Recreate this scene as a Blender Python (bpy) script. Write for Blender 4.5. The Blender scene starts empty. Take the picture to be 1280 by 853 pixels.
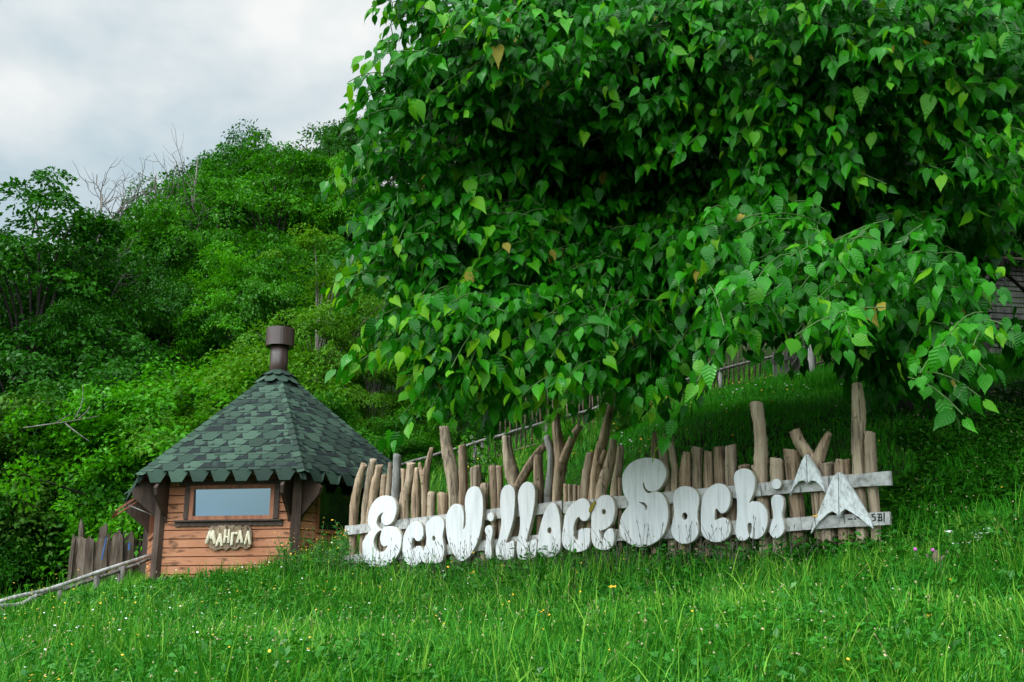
import bpy, math, random
import numpy as np
from mathutils import Vector, Matrix
from math import sin, cos, pi, radians

random.seed(7)
rng = np.random.default_rng(11)
SC = bpy.context.scene
COL = SC.collection

# ------------------------------------------------------------------ camera
F = 1372.0                      # focal length in pixels of the 1280 px wide photograph
PITCH = radians(15.0)
EYE = np.array([0.0, 0.0, 1.6])
cam_d = bpy.data.cameras.new('camera')
cam = bpy.data.objects.new('camera', cam_d)
COL.objects.link(cam)
cam_d.sensor_width = 36.0
cam_d.lens = F / 1280 * 36.0
cam_d.clip_end = 3000
cam.location = EYE
cam.rotation_euler = (pi / 2 + PITCH, 0, 0)
SC.camera = cam

# ------------------------------------------------------------------ world, sun, exposure
SUN_EL, SUN_AZ = radians(46), radians(264)     # azimuth from +Y, clockwise: behind the camera, a little to the left
w = bpy.data.worlds.new('World'); SC.world = w; w.use_nodes = True
nt = w.node_tree; nt.nodes.clear()
def wn(t, **k):
    n = nt.nodes.new(t)
    for a, b in k.items(): setattr(n, a, b)
    return n
out = wn('ShaderNodeOutputWorld'); bg = wn('ShaderNodeBackground'); bg.inputs[1].default_value = 0.10
sky = wn('ShaderNodeTexSky', sky_type='NISHITA', sun_disc=False, sun_elevation=SUN_EL, sun_rotation=SUN_AZ)
tc = wn('ShaderNodeTexCoord')
mp = wn('ShaderNodeMapping'); mp.inputs['Scale'].default_value = (1.0, 1.0, 1.5)
n1 = wn('ShaderNodeTexNoise'); n1.inputs['Scale'].default_value = 2.1; n1.inputs['Detail'].default_value = 7; n1.inputs['Roughness'].default_value = 0.5
n2 = wn('ShaderNodeTexNoise'); n2.inputs['Scale'].default_value = 3.3; n2.inputs['Detail'].default_value = 6; n2.inputs['Roughness'].default_value = 0.5
cov = wn('ShaderNodeValToRGB'); cov.color_ramp.elements[0].position = 0.30; cov.color_ramp.elements[1].position = 0.52
sep = wn('ShaderNodeSeparateXYZ')
front = wn('ShaderNodeMapRange'); front.inputs[1].default_value = -0.6; front.inputs[2].default_value = 0.6; front.inputs[3].default_value = -.16; front.inputs[4].default_value = 0.16
addc = wn('ShaderNodeMath', operation='ADD')
shade = wn('ShaderNodeValToRGB')
shade.color_ramp.elements[0].position = 0.42; shade.color_ramp.elements[0].color = (3.1, 3.9, 4.35, 1)
shade.color_ramp.elements[1].position = 0.60; shade.color_ramp.elements[1].color = (5.7, 5.8, 5.75, 1)
mix = wn('ShaderNodeMix', data_type='RGBA')
L = nt.links.new
L(tc.outputs['Generated'], mp.inputs[0]); L(mp.outputs[0], n1.inputs[0]); L(mp.outputs[0], n2.inputs[0])
L(tc.outputs['Generated'], sep.inputs[0]); L(sep.outputs[1], front.inputs[0])
L(n1.outputs[0], addc.inputs[0]); L(front.outputs[0], addc.inputs[1]); L(addc.outputs[0], cov.inputs[0])
L(n2.outputs[0], shade.inputs[0])
L(cov.outputs[0], mix.inputs[0]); L(sky.outputs[0], mix.inputs[6]); 
# bright cloud bank added behind the camera to light the letters, apart from the sun
dt = wn('ShaderNodeVectorMath', operation='DOT_PRODUCT'); ga, ge = radians(206), radians(30); dt.inputs[1].default_value = (sin(ga)*cos(ge), cos(ga)*cos(ge), sin(ge))
nrmv = wn('ShaderNodeVectorMath', operation='NORMALIZE'); L(tc.outputs['Generated'], nrmv.inputs[0]); L(nrmv.outputs[0], dt.inputs[0])
gl = wn('ShaderNodeMapRange', interpolation_type='SMOOTHSTEP'); gl.inputs[1].default_value = .25; gl.inputs[2].default_value = 1.0; gl.inputs[3].default_value = 0.0; gl.inputs[4].default_value = 5.8
L(dt.outputs['Value'], gl.inputs[0])
el_ = wn('ShaderNodeMapRange', interpolation_type='SMOOTHSTEP'); el_.inputs[1].default_value = .11; el_.inputs[2].default_value = .26; L(sep.outputs[2], el_.inputs[0])
gm = wn('ShaderNodeMath', operation='MULTIPLY_ADD'); gm.inputs[2].default_value = 1.0; L(gl.outputs[0], gm.inputs[0]); L(el_.outputs[0], gm.inputs[1])
sc_ = wn('ShaderNodeVectorMath', operation='SCALE'); L(shade.outputs[0], sc_.inputs[0]); L(gm.outputs[0], sc_.inputs['Scale']); L(sc_.outputs[0], mix.inputs[7])
gc = wn('ShaderNodeMath', operation='MULTIPLY_ADD'); gc.inputs[1].default_value = .06; L(gm.outputs[0], gc.inputs[0]); L(addc.outputs[0], gc.inputs[2]); L(gc.outputs[0], cov.inputs[0])
L(mix.outputs[2], bg.inputs[0]); L(bg.outputs[0], out.inputs[0])

sd = bpy.data.lights.new('sun', 'SUN'); sd.energy = 1.0; sd.angle = radians(14); sd.color = (1.0, 0.96, 0.90)
so = bpy.data.objects.new('sun', sd); COL.objects.link(so)
so.location = (-10, -20, 30)
sdir = Vector((sin(SUN_AZ) * cos(SUN_EL), cos(SUN_AZ) * cos(SUN_EL), sin(SUN_EL)))   # towards the sun
so.rotation_euler = sdir.to_track_quat('Z', 'Y').to_euler()

vs = SC.view_settings
SC.display_settings.display_device = 'sRGB'
vs.view_transform = 'Standard'; vs.look = 'None'; vs.gamma = 1.0; vs.use_curve_mapping = False
vs.exposure = 0.70
SC.render.engine = 'CYCLES'
cy = SC.cycles
cy.max_bounces = 5; cy.diffuse_bounces = 3; cy.glossy_bounces = 2; cy.transmission_bounces = 4; cy.transparent_max_bounces = 4
cy.caustics_reflective = False; cy.caustics_refractive = False
cy.use_denoising = True

# ------------------------------------------------------------------ pixel helpers (real points at a chosen distance)
def ray(px, py):
    r = (px - 640) / F; u = (426.5 - py) / F
    return np.array([r, cos(PITCH) - u * sin(PITCH), sin(PITCH) + u * cos(PITCH)])
def P(px, py, D):
    d = ray(px, py)
    return EYE + d * (D / d[1])
class Plane:
    """vertical plane through point o with outward (towards the viewer) normal n and tangent t (to the right)"""
    def __init__(s, o, t):
        s.o = np.array(o, float); s.t = np.array([t[0], t[1], 0.0]); s.t /= np.linalg.norm(s.t)
        s.n = np.array([s.t[1], -s.t[0], 0.0])
    def hit(s, px, py, off=0.0):
        d = ray(px, py); q = s.o + s.n * off
        k = np.dot(q - EYE, s.n) / np.dot(d, s.n)
        return EYE + d * k
    def uv(s, px, py, off=0.0):
        p = s.hit(px, py, off) - s.o
        return float(np.dot(p, s.t)), float(p[2])
    def at(s, u, v, off=0.0):
        return s.o + s.t * u + s.n * off + np.array([0, 0, v])

# ------------------------------------------------------------------ terrain
_ctl = []
for a in [(0,853,7.2),(320,853,6.7),(640,853,6.4),(960,853,6.2),(1280,853,6.0),
          (440,716,14.0),(640,708,12.3),(840,701,10.9),(1000,696,10.0),(1110,694,9.4),(1280,694,8.2),
          (195,728,15.2),(300,716,15.2),(375,702,14.9),(250,705,18.5),(430,676,16.2),(508,640,16.3),
          (545,607,18.0),(620,590,17.2),(700,588,14.6),(830,548,12.8),(900,505,15.5),(980,497,14.8),(1010,480,16.8),
          (1150,512,13.3),(1280,545,11.8),(1280,640,9.2),(1250,452,17),(680,560,19),
          (0,792,13),(60,764,14.5),(110,742,16),(40,748,20),(-300,830,12),(-250,800,22),
          (100,690,25),(300,620,26),(450,565,25),(600,520,25),(50,640,40),(250,520,40),(430,430,42),
          (700,330,42),(1000,270,40),(1280,300,30),(1280,250,45),(1700,560,10),(1600,330,25)]:
    p = P(*a); _ctl.append(tuple(p))
_ctl += [(0,0,0),(0,3,.55),(-7,2,-.2),(7,2,1.0),(0,-40,-9),(60,-30,-4),(-60,-20,-14),(-80,60,2),(-120,150,10),(0,150,45),(120,150,55),
         (100,40,30),(0,-150,-28),(150,-100,-8),(-150,-100,-28),(0,420,60),(420,420,60),(420,0,30),(420,-420,-20),
         (0,-420,-45),(-420,-420,-45),(-420,0,-25),(-420,420,10)]
_ctl = np.array(_ctl)
def _k(r2): return 0.5 * r2 * np.log(np.maximum(r2, 1e-9))
def _fit():
    n = len(_ctl); xy = _ctl[:, :2] / 10
    d2 = ((xy[:, None] - xy[None]) ** 2).sum(-1)
    A = np.zeros((n + 3, n + 3)); A[:n, :n] = _k(d2) + np.eye(n) * 0.003
    A[:n, n] = 1; A[:n, n + 1:] = xy; A[n, :n] = 1; A[n + 1:, :n] = xy.T
    return np.linalg.solve(A, np.concatenate([_ctl[:, 2], [0, 0, 0]])), xy
_W, _XY = _fit()
def H(x, y):
    x = np.atleast_1d(np.asarray(x, float)); y = np.atleast_1d(np.asarray(y, float))
    res = np.empty(x.shape)
    for i in range(0, len(x), 20000):
        q = np.stack([x[i:i+20000], y[i:i+20000]], 1) / 10
        d2 = ((q[:, None] - _XY[None]) ** 2).sum(-1)
        res[i:i+20000] = _k(d2) @ _W[:-3] + _W[-3] + q @ _W[-2:]
    return res
def h1(x, y): return float(H(x, y)[0])
def G(px, D):
    """ground point under image column px at distance D"""
    x = (px - 640) / F * D * 1.0
    return np.array([x, D, h1(x, D)])

# ------------------------------------------------------------------ mesh helpers
def mesh_np(name, V, quads=None, tris=None, mats=(), qm=None, tm=None, smooth=False, uv=None):
    me = bpy.data.meshes.new(name)
    V = np.asarray(V, np.float32)
    nq = 0 if quads is None else len(quads); ntr = 0 if tris is None else len(tris)
    me.vertices.add(len(V)); me.vertices.foreach_set('co', V.ravel())
    loops = []
    if nq: loops.append(np.asarray(quads, np.int32).ravel())
    if ntr: loops.append(np.asarray(tris, np.int32).ravel())
    lp = np.concatenate(loops)
    me.loops.add(len(lp)); me.loops.foreach_set('vertex_index', lp)
    me.polygons.add(nq + ntr)
    ls = np.concatenate([np.arange(nq) * 4, nq * 4 + np.arange(ntr) * 3]).astype(np.int32)
    me.polygons.foreach_set('loop_start', ls)
    mi = np.zeros(nq + ntr, np.int32)
    if qm is not None: mi[:nq] = qm
    if tm is not None: mi[nq:] = tm
    me.polygons.foreach_set('material_index', mi)
    if smooth: me.polygons.foreach_set('use_smooth', np.ones(nq + ntr, bool))
    if uv is not None:
        ul = me.uv_layers.new(name='UVMap')
        ul.data.foreach_set('uv', np.asarray(uv, np.float32)[lp].ravel())
    for m in mats: me.materials.append(m)
    me.update(calc_edges=True); me.validate()
    return me

class MB:
    """collects boxes, prisms and tubes (world coordinates) into one mesh"""
    def __init__(s): s.v = []; s.f = []; s.sm = []
    def add(s, vs, fs, smooth=False):
        b = len(s.v); s.v += [tuple(map(float, q)) for q in vs]
        for f in fs: s.f.append([b + i for i in f]); s.sm.append(smooth)
    def hexa(s, c):           # 8 corners: bottom 4 ccw, top 4 ccw
        s.add(c, [(3,2,1,0),(4,5,6,7),(0,1,5,4),(1,2,6,5),(2,3,7,6),(3,0,4,7)])
    def pbox(s, pl, u0, u1, v0, v1, o0, o1):
        c = [pl.at(u0,v0,o1), pl.at(u1,v0,o1), pl.at(u1,v0,o0), pl.at(u0,v0,o0),
             pl.at(u0,v1,o1), pl.at(u1,v1,o1), pl.at(u1,v1,o0), pl.at(u0,v1,o0)]
        s.hexa(c)
    def prism(s, pts, d):     # polygon (ordered) pushed along vector d
        n = len(pts); a = [np.array(q, float) for q in pts]; b = [q + np.array(d, float) for q in a]
        s.add(a + b, [tuple(range(n))[::-1], tuple(range(n, 2 * n))] + [(i, (i + 1) % n, n + (i + 1) % n, n + i) for i in range(n)])
    def bar(s, a, b, wd, ht, up=(0, 0, 1)):   # rectangular bar from a to b
        a = np.array(a, float); b = np.array(b, float); d = b - a; d /= np.linalg.norm(d)
        r = np.cross(d, up); r /= np.linalg.norm(r); q = np.cross(r, d)
        c = []
        for p in (a, b):
            c += [p - r*wd/2 - q*ht/2, p + r*wd/2 - q*ht/2, p + r*wd/2 + q*ht/2, p - r*wd/2 + q*ht/2]
        s.hexa(c)
    def tube(s, pts, rad, n=9, jit=0.0, cap=True, seed=0, flat=1.0, slant=0.0):
        rg = np.random.default_rng(seed)
        pts = np.array(pts, float); k = len(pts)
        rad = np.broadcast_to(np.array(rad, float), (k,))
        T = np.gradient(pts, axis=0); T /= np.linalg.norm(T, axis=1)[:, None]
        ref = np.array([0.31, 0.9, 0.2]); ref /= np.linalg.norm(ref)
        if abs(np.dot(ref, T[0])) > .9: ref = np.array([1.0, 0, 0])
        vs = []
        prof = 1 + jit * rg.normal(size=n)
        lump = 1 + jit * .7 * rg.normal(size=(k, n))
        for i in range(k):
            a = ref - T[i] * np.dot(ref, T[i]); a /= np.linalg.norm(a); b = np.cross(T[i], a)
            for j in range(n):
                q = 2 * pi * j / n
                vs.append(pts[i] + rad[i] * prof[j] * lump[i, j] * (a * cos(q) + b * sin(q) * flat))
        if slant:
            for j in range(n): vs[(k-1)*n + j] = vs[(k-1)*n + j] + T[-1] * rad[-1] * slant * cos(2*pi*j/n + seed)
        fs = [(i*n+j, i*n+(j+1) % n, (i+1)*n+(j+1) % n, (i+1)*n+j) for i in range(k-1) for j in range(n)]
        s.add(vs, fs, True)
        if cap:
            b = len(s.v) - k * n
            s.f.append([b + j for j in range(n)][::-1]); s.sm.append(False)
            s.f.append([b + (k-1)*n + j for j in range(n)]); s.sm.append(False)
    def build(s, name, mat, root=None, parent=None, mats=None):
        org = np.array(root['_o']) if root is not None else np.zeros(3)
        me = bpy.data.meshes.new(name)
        me.from_pydata([tuple(np.array(q) - org) for q in s.v], [], s.f)
        me.polygons.foreach_set('use_smooth', s.sm)
        for m in (mats or [mat]): me.materials.append(m)
        me.update()
        return link(name, me, parent if parent is not None else root)
def link(name, me, parent=None):
    o = bpy.data.objects.new(name, me); COL.objects.link(o)
    if parent is not None: o.parent = parent
    return o
def tag(o, label=None, cat=None, group=None, kind=None):
    if label: o['label'] = label
    if cat: o['category'] = cat
    if group: o['group'] = group
    if kind: o['kind'] = kind
    return o
def thing(name, label, cat, loc, group=None):
    o = bpy.data.objects.new(name, None); COL.objects.link(o)
    o.location = [float(q) for q in loc]; o['_o'] = [float(q) for q in loc]; o.empty_display_size = .2
    return tag(o, label, cat, group)
def smooth_line(pts, m=5):
    """Catmull-Rom through rows of pts (any number of columns)"""
    p = np.array(pts, float)
    if len(p) < 3: 
        t = np.linspace(0, 1, m + 1)[:, None]; return p[0] * (1 - t) + p[-1] * t
    q = np.vstack([2 * p[0] - p[1], p, 2 * p[-1] - p[-2]]); o = []
    for i in range(1, len(q) - 2):
        for t in np.linspace(0, 1, m, endpoint=False):
            a, b, c, d = q[i-1], q[i], q[i+1], q[i+2]
            o.append(.5 * (2*b + (c-a)*t + (2*a-5*b+4*c-d)*t*t + (3*b-a-3*c+d)*t**3))
    o.append(p[-1]); return np.array(o)
def smooth_loop(p, m=4):
    p = np.array(p, float); n = len(p); o = []
    for i in range(n):
        a, b, c, d = p[i-1], p[i], p[(i+1) % n], p[(i+2) % n]
        for t in np.linspace(0, 1, m, endpoint=False):
            o.append(.5 * (2*b + (c-a)*t + (2*a-5*b+4*c-d)*t*t + (3*b-a-3*c+d)*t**3))
    return np.array(o)

# ------------------------------------------------------------------ materials
def new_mat(name):
    m = bpy.data.materials.new(name); m.use_nodes = True; t = m.node_tree; t.nodes.clear()
    o = t.nodes.new('ShaderNodeOutputMaterial')
    return m, t, o
def N(t, typ, ins=None, **k):
    n = t.nodes.new(typ)
    for a, b in k.items(): setattr(n, a, b)
    for a, b in (ins or {}).items(): n.inputs[a].default_value = b
    return n
def ramp(t, src, stops):
    r = t.nodes.new('ShaderNodeValToRGB'); e = r.color_ramp.elements
    while len(e) < len(stops): e.new(.5)
    for q, (p, c) in zip(e, stops): q.position = p; q.color = (*c, 1)
    t.links.new(src, r.inputs[0]); return r
def leaf_mat(name, stops, trans=.3, rough=.45, spec=.12, patch=.6, veins=False, tcol=None, leafvar=1.0, dry=False, dim=1.0):
    """foliage: colour differs from leaf to leaf and from clump to clump"""
    m, t, o = new_mat(name); lk = t.links.new
    g = N(t, 'ShaderNodeNewGeometry'); c = N(t, 'ShaderNodeTexCoord')
    ns = N(t, 'ShaderNodeTexNoise', {'Scale': patch, 'Detail': 3.0}); lk(c.outputs['Object'], ns.inputs['Vector'])
    a = N(t, 'ShaderNodeMath', operation='MULTIPLY'); a.inputs[1].default_value = .55 * leafvar; lk(g.outputs['Random Per Island'], a.inputs[0])
    b = N(t, 'ShaderNodeMath', operation='MULTIPLY_ADD'); b.inputs[1].default_value = .9; lk(ns.outputs['Fac'], b.inputs[0]); lk(a.outputs[0], b.inputs[2])
    s = N(t, 'ShaderNodeMath', operation='SUBTRACT'); s.inputs[1].default_value = .22 ; lk(b.outputs[0], s.inputs[0])
    stops = [(a, (c[0]*.88*dim, c[1]*1.16*dim, c[2]*.30*dim)) if not dry else (a, c) for a, c in stops]
    r = ramp(t, s.outputs[0], stops)
    p = N(t, 'ShaderNodeBsdfPrincipled', {'Roughness': rough, 'Specular IOR Level': spec})
    lk(r.outputs[0], p.inputs['Base Color'])
    tr = N(t, 'ShaderNodeBsdfTranslucent'); hs = N(t, 'ShaderNodeMix', data_type='RGBA', blend_type='MULTIPLY'); hs.inputs[0].default_value = 1
    lk(r.outputs[0], hs.inputs[6]); hs.inputs[7].default_value = (*(tcol or (1.35, 1.4, .4)), 1); lk(hs.outputs[2], tr.inputs[0])
    mx = N(t, 'ShaderNodeMixShader'); mx.inputs[0].default_value = trans
    lk(p.outputs[0], mx.inputs[1]); lk(tr.outputs[0], mx.inputs[2]); lk(mx.outputs[0], o.inputs[0])
    if veins:
        uvn = N(t, 'ShaderNodeUVMap'); sx = N(t, 'ShaderNodeSeparateXYZ'); lk(uvn.outputs[0], sx.inputs[0])
        ab = N(t, 'ShaderNodeMath', operation='ABSOLUTE'); lk(sx.outputs[0], ab.inputs[0])
        ma = N(t, 'ShaderNodeMath', operation='MULTIPLY_ADD'); ma.inputs[1].default_value = -.75; lk(ab.outputs[0], ma.inputs[0]); lk(sx.outputs[1], ma.inputs[2])
        mu = N(t, 'ShaderNodeMath', operation='MULTIPLY'); mu.inputs[1].default_value = 44; lk(ma.outputs[0], mu.inputs[0])
        sn = N(t, 'ShaderNodeMath', operation='SINE'); lk(mu.outputs[0], sn.inputs[0])
        bp = N(t, 'ShaderNodeBump', {'Strength': .30, 'Distance': .005}); lk(sn.outputs[0], bp.inputs['Height']); lk(bp.outputs[0], p.inputs['Normal'])
    return m
def wood_mat(name, c0, c1, c2, scale=(14, 14, 1.6), rough=.85, bump=.5, rnd=.5, knots=True, crack=True, dist=.02, island=0.0):
    m, t, o = new_mat(name); lk = t.links.new
    c = N(t, 'ShaderNodeTexCoord'); mpn = N(t, 'ShaderNodeMapping', {'Scale': scale}); oi = N(t, 'ShaderNodeObjectInfo')
    ad = N(t, 'ShaderNodeVectorMath', operation='ADD'); ml = N(t, 'ShaderNodeMath', operation='MULTIPLY'); ml.inputs[1].default_value = 37
    lk(oi.outputs['Random'], ml.inputs[0]); lk(c.outputs['Object'], ad.inputs[0]); lk(ml.outputs[0], ad.inputs[1]); lk(ad.outputs[0], mpn.inputs[0])
    ns = N(t, 'ShaderNodeTexNoise', {'Scale': 1.6, 'Detail': 8.0, 'Roughness': .62}); lk(mpn.outputs[0], ns.inputs['Vector'])
    lo = N(t, 'ShaderNodeTexNoise', {'Scale': 2.5, 'Detail': 4.0}); lk(ad.outputs[0], lo.inputs['Vector'])
    f = N(t, 'ShaderNodeMath', operation='MULTIPLY_ADD'); f.inputs[1].default_value = .45; lk(lo.outputs[0], f.inputs[0]); 
    f2 = N(t, 'ShaderNodeMath', operation='MULTIPLY'); f2.inputs[1].default_value = .75
    if island:
        gi = N(t, 'ShaderNodeNewGeometry'); ia = N(t, 'ShaderNodeMath', operation='MULTIPLY_ADD'); ia.inputs[1].default_value = island; ib_ = N(t, 'ShaderNodeMath', operation='SUBTRACT'); ib_.inputs[1].default_value = island / 2
        lk(gi.outputs['Random Per Island'], ia.inputs[0]); lk(ns.outputs[0], ia.inputs[2]); lk(ia.outputs[0], ib_.inputs[0]); lk(ib_.outputs[0], f2.inputs[0])
    else: lk(ns.outputs[0], f2.inputs[0]); lk(f2.outputs[0], f.inputs[2])
    r = ramp(t, f.outputs[0], [(.40, c0), (.58, c1), (.78, c2)])
    hv = N(t, 'ShaderNodeHueSaturation'); mr = N(t, 'ShaderNodeMapRange'); mr.inputs[3].default_value = 1 - rnd * .45; mr.inputs[4].default_value = 1 + rnd * .45
    lk(oi.outputs['Random'], mr.inputs[0]); lk(mr.outputs[0], hv.inputs['Value']); lk(r.outputs[0], hv.inputs['Color'])
    p = N(t, 'ShaderNodeBsdfPrincipled', {'Roughness': rough, 'Specular IOR Level': .25}); lk(hv.outputs[0], p.inputs['Base Color'])
    hgt = ns.outputs[0]
    if crack:
        vo = N(t, 'ShaderNodeTexNoise', {'Scale': 1.0, 'Detail': 2.0}); m2 = N(t, 'ShaderNodeMapping', {'Scale': (scale[0]*2.2, scale[1]*2.2, scale[2]*.5)})
        lk(ad.outputs[0], m2.inputs[0]); lk(m2.outputs[0], vo.inputs['Vector'])
        rr = ramp(t, vo.outputs[0], [(.30, (.12, .12, .12)), (.42, (1, 1, 1))])
        mm = N(t, 'ShaderNodeMix', data_type='RGBA', blend_type='MULTIPLY'); mm.inputs[0].default_value = .75
        lk(hv.outputs[0], mm.inputs[6]); lk(rr.outputs[0], mm.inputs[7]); lk(mm.outputs[2], p.inputs['Base Color'])
        sm = N(t, 'ShaderNodeMath', operation='MULTIPLY'); lk(ns.outputs[0], sm.inputs[0]); lk(rr.outputs[0], sm.inputs[1]); hgt = sm.outputs[0]
    b = N(t, 'ShaderNodeBump', {'Strength': bump, 'Distance': dist}); lk(hgt, b.inputs['Height']); lk(b.outputs[0], p.inputs['Normal'])
    lk(p.outputs[0], o.inputs[0]); return m
def plain_mat(name, col, rough=.6, spec=.4, metallic=0.0, var=.15, scale=8.0):
    m, t, o = new_mat(name); lk = t.links.new
    c = N(t, 'ShaderNodeTexCoord'); ns = N(t, 'ShaderNodeTexNoise', {'Scale': scale, 'Detail': 5.0}); lk(c.outputs['Object'], ns.inputs['Vector'])
    lo = tuple(q * (1 - var) for q in col); hi = tuple(min(1, q * (1 + var)) for q in col)
    r = ramp(t, ns.outputs[0], [(.35, lo), (.65, hi)])
    p = N(t, 'ShaderNodeBsdfPrincipled', {'Roughness': rough, 'Specular IOR Level': spec, 'Metallic': metallic})
    lk(r.outputs[0], p.inputs['Base Color']); lk(p.outputs[0], o.inputs[0]); return m

M = {}
M['post'] = wood_mat('weathered_brown_log', (.07, .045, .03), (.31, .215, .138), (.50, .38, .265), bump=.9, scale=(18, 18, 1.5))
M['post_grey'] = wood_mat('weathered_grey_log', (.10, .095, .085), (.27, .26, .24), (.42, .41, .39))
M['post_mid'] = wood_mat('weathered_beige_log', (.10, .08, .06), (.34, .255, .175), (.52, .42, .305), bump=.9, scale=(17, 17, 1.3))
M['rail'] = wood_mat('pale_grey_board', (.16, .155, .145), (.40, .39, .37), (.56, .55, .53), scale=(9, 9, 9), rnd=.15, bump=.4)
M['fence_old'] = wood_mat('old_grey_wood', (.05, .045, .04), (.16, .145, .13), (.27, .25, .23), rnd=.7)
M['stick'] = wood_mat('brown_stick', (.03, .02, .015), (.09, .06, .045), (.16, .11, .08), rnd=.8)
M['bark'] = wood_mat('bark', (.010, .008, .007), (.028, .024, .019), (.06, .052, .042), scale=(9, 9, 2.2), bump=.9)
M['bark_pale'] = wood_mat('pale_bark', (.05, .04, .032), (.13, .11, .09), (.25, .23, .20), scale=(5, 5, 6))
M['dead'] = wood_mat('bare_dead_wood', (.06, .05, .045), (.13, .115, .10), (.2, .18, .165))
M['hut_wall'] = wood_mat('reddish_plank', (.17, .058, .028), (.36, .135, .062), (.46, .20, .105), scale=(2.0, 2.0, 26), rnd=.05, bump=.35, rough=.7, crack=True, island=.28)
M['hut_dark'] = wood_mat('dark_brown_stain', (.022, .014, .010), (.055, .034, .025), (.10, .065, .048), rnd=.25, rough=.6, bump=.3, crack=False)
M['hut_frame'] = wood_mat('orange_brown_frame', (.14, .05, .025), (.28, .10, .05), (.36, .16, .08), rnd=.1, rough=.5, bump=.2, crack=False)
M['slab'] = wood_mat('rough_slab_wood', (.03, .021, .015), (.105, .074, .053), (.19, .15, .115), rnd=.9, bump=.8)
M['concrete'] = plain_mat('concrete', (.25, .25, .24), .9, .2)
M['metal'] = plain_mat('brown_painted_steel', (.060, .036, .030), .38, .5, 0, .12, 5)
M['blue'] = plain_mat('blue_sheet', (.02, .08, .24), .6)
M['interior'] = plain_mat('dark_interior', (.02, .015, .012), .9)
M['cream'] = wood_mat('cream_peeled_wood', (.45, .37, .24), (.66, .57, .41), (.78, .70, .54), rnd=.1, bump=.3, crack=False)
M['board'] = wood_mat('rough_brown_slab', (.07, .045, .028), (.20, .14, .09), (.36, .27, .18), scale=(8, 8, 8), bump=.9)
M['ink'] = plain_mat('black_paint', (.02, .02, .02), .7)
M['fl_white'] = plain_mat('white_petals', (.75, .76, .72), .7)
M['fl_yellow'] = plain_mat('yellow_petals', (.75, .42, .02), .6)
M['fl_tan'] = plain_mat('faded_clover_heads', (.30, .25, .14), .8, .2, 0, .4, 30)
M['fl_pink'] = plain_mat('pink_clover', (.50, .14, .38), .7)
M['stem'] = plain_mat('green_stems', (.06, .13, .025), .6)
M['stalk'] = plain_mat('dark_seed_stalks', (.085, .085, .06), .8, .2, 0, .4, 12)
M['straw'] = plain_mat('dry_straw', (.38, .30, .14), .8, .2, 0, .3, 12)

M['leaf_mul'] = leaf_mat('mulberry_leaf', [(.0, (.006, .048, .006)), (.45, (.014, .118, .012)), (.85, (.036, .205, .018)), (1, (.09, .29, .03))], trans=.28, rough=.22, spec=.19, patch=.9, veins=True, dim=1.0, leafvar=1.1)
M['leaf_mul_young_lit'] = leaf_mat('young_lit_mulberry_leaf', [(.1, (.05, .19, .02)), (.55, (.10, .28, .03)), (.95, (.22, .36, .04))], trans=.4, rough=.3, spec=.2, veins=True)
M['leaf_mul_dry'] = leaf_mat('yellowing_leaf', [(.2, (.22, .19, .02)), (.8, (.36, .30, .05))], trans=.3, veins=True, dry=True)
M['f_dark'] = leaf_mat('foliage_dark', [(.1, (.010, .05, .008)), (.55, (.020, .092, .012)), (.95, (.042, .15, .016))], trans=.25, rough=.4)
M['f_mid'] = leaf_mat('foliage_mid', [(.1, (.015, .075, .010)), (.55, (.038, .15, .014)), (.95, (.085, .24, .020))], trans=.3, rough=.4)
M['f_bright'] = leaf_mat('foliage_bright', [(.1, (.036, .15, .010)), (.55, (.070, .24, .016)), (.95, (.13, .31, .024))], trans=.33, rough=.4)
M['f_yellow'] = leaf_mat('foliage_yellowish', [(.1, (.040, .12, .012)), (.55, (.078, .18, .022)), (.95, (.14, .23, .04))], trans=.33, rough=.5)
M['f_grey'] = leaf_mat('foliage_greyish', [(.1, (.026, .075, .02)), (.55, (.055, .12, .035)), (.95, (.09, .17, .05))], trans=.25, rough=.5)
M['grass'] = leaf_mat('grass', [(.10, (.007, .055, .014)), (.5, (.023, .130, .024)), (.86, (.060, .22, .040)), (1, (.19, .31, .11))], trans=.2, rough=.5, spec=.10, patch=1.6, tcol=(1.2, 1.35, .5), leafvar=1.7)
M['tuft'] = leaf_mat('grass_tuft', [(.05, (.012, .085, .026)), (.5, (.032, .155, .042)), (.85, (.075, .24, .06)), (1, (.19, .31, .14))], trans=.2, rough=.5, spec=.10, patch=3.0, tcol=(1.3, 1.3, .5))
M['lawn'] = leaf_mat('lawn', [(.05, (.018, .13, .018)), (.5, (.038, .22, .026)), (.9, (.08, .31, .04))], trans=.3, rough=.5, spec=.10, patch=1.3, tcol=(1.3, 1.3, .5))
M['weed'] = leaf_mat('broad_weed', [(.1, (.012, .080, .020)), (.5, (.028, .145, .036)), (.95, (.065, .23, .065))], trans=.2, rough=.4, spec=.35, patch=2)

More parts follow.
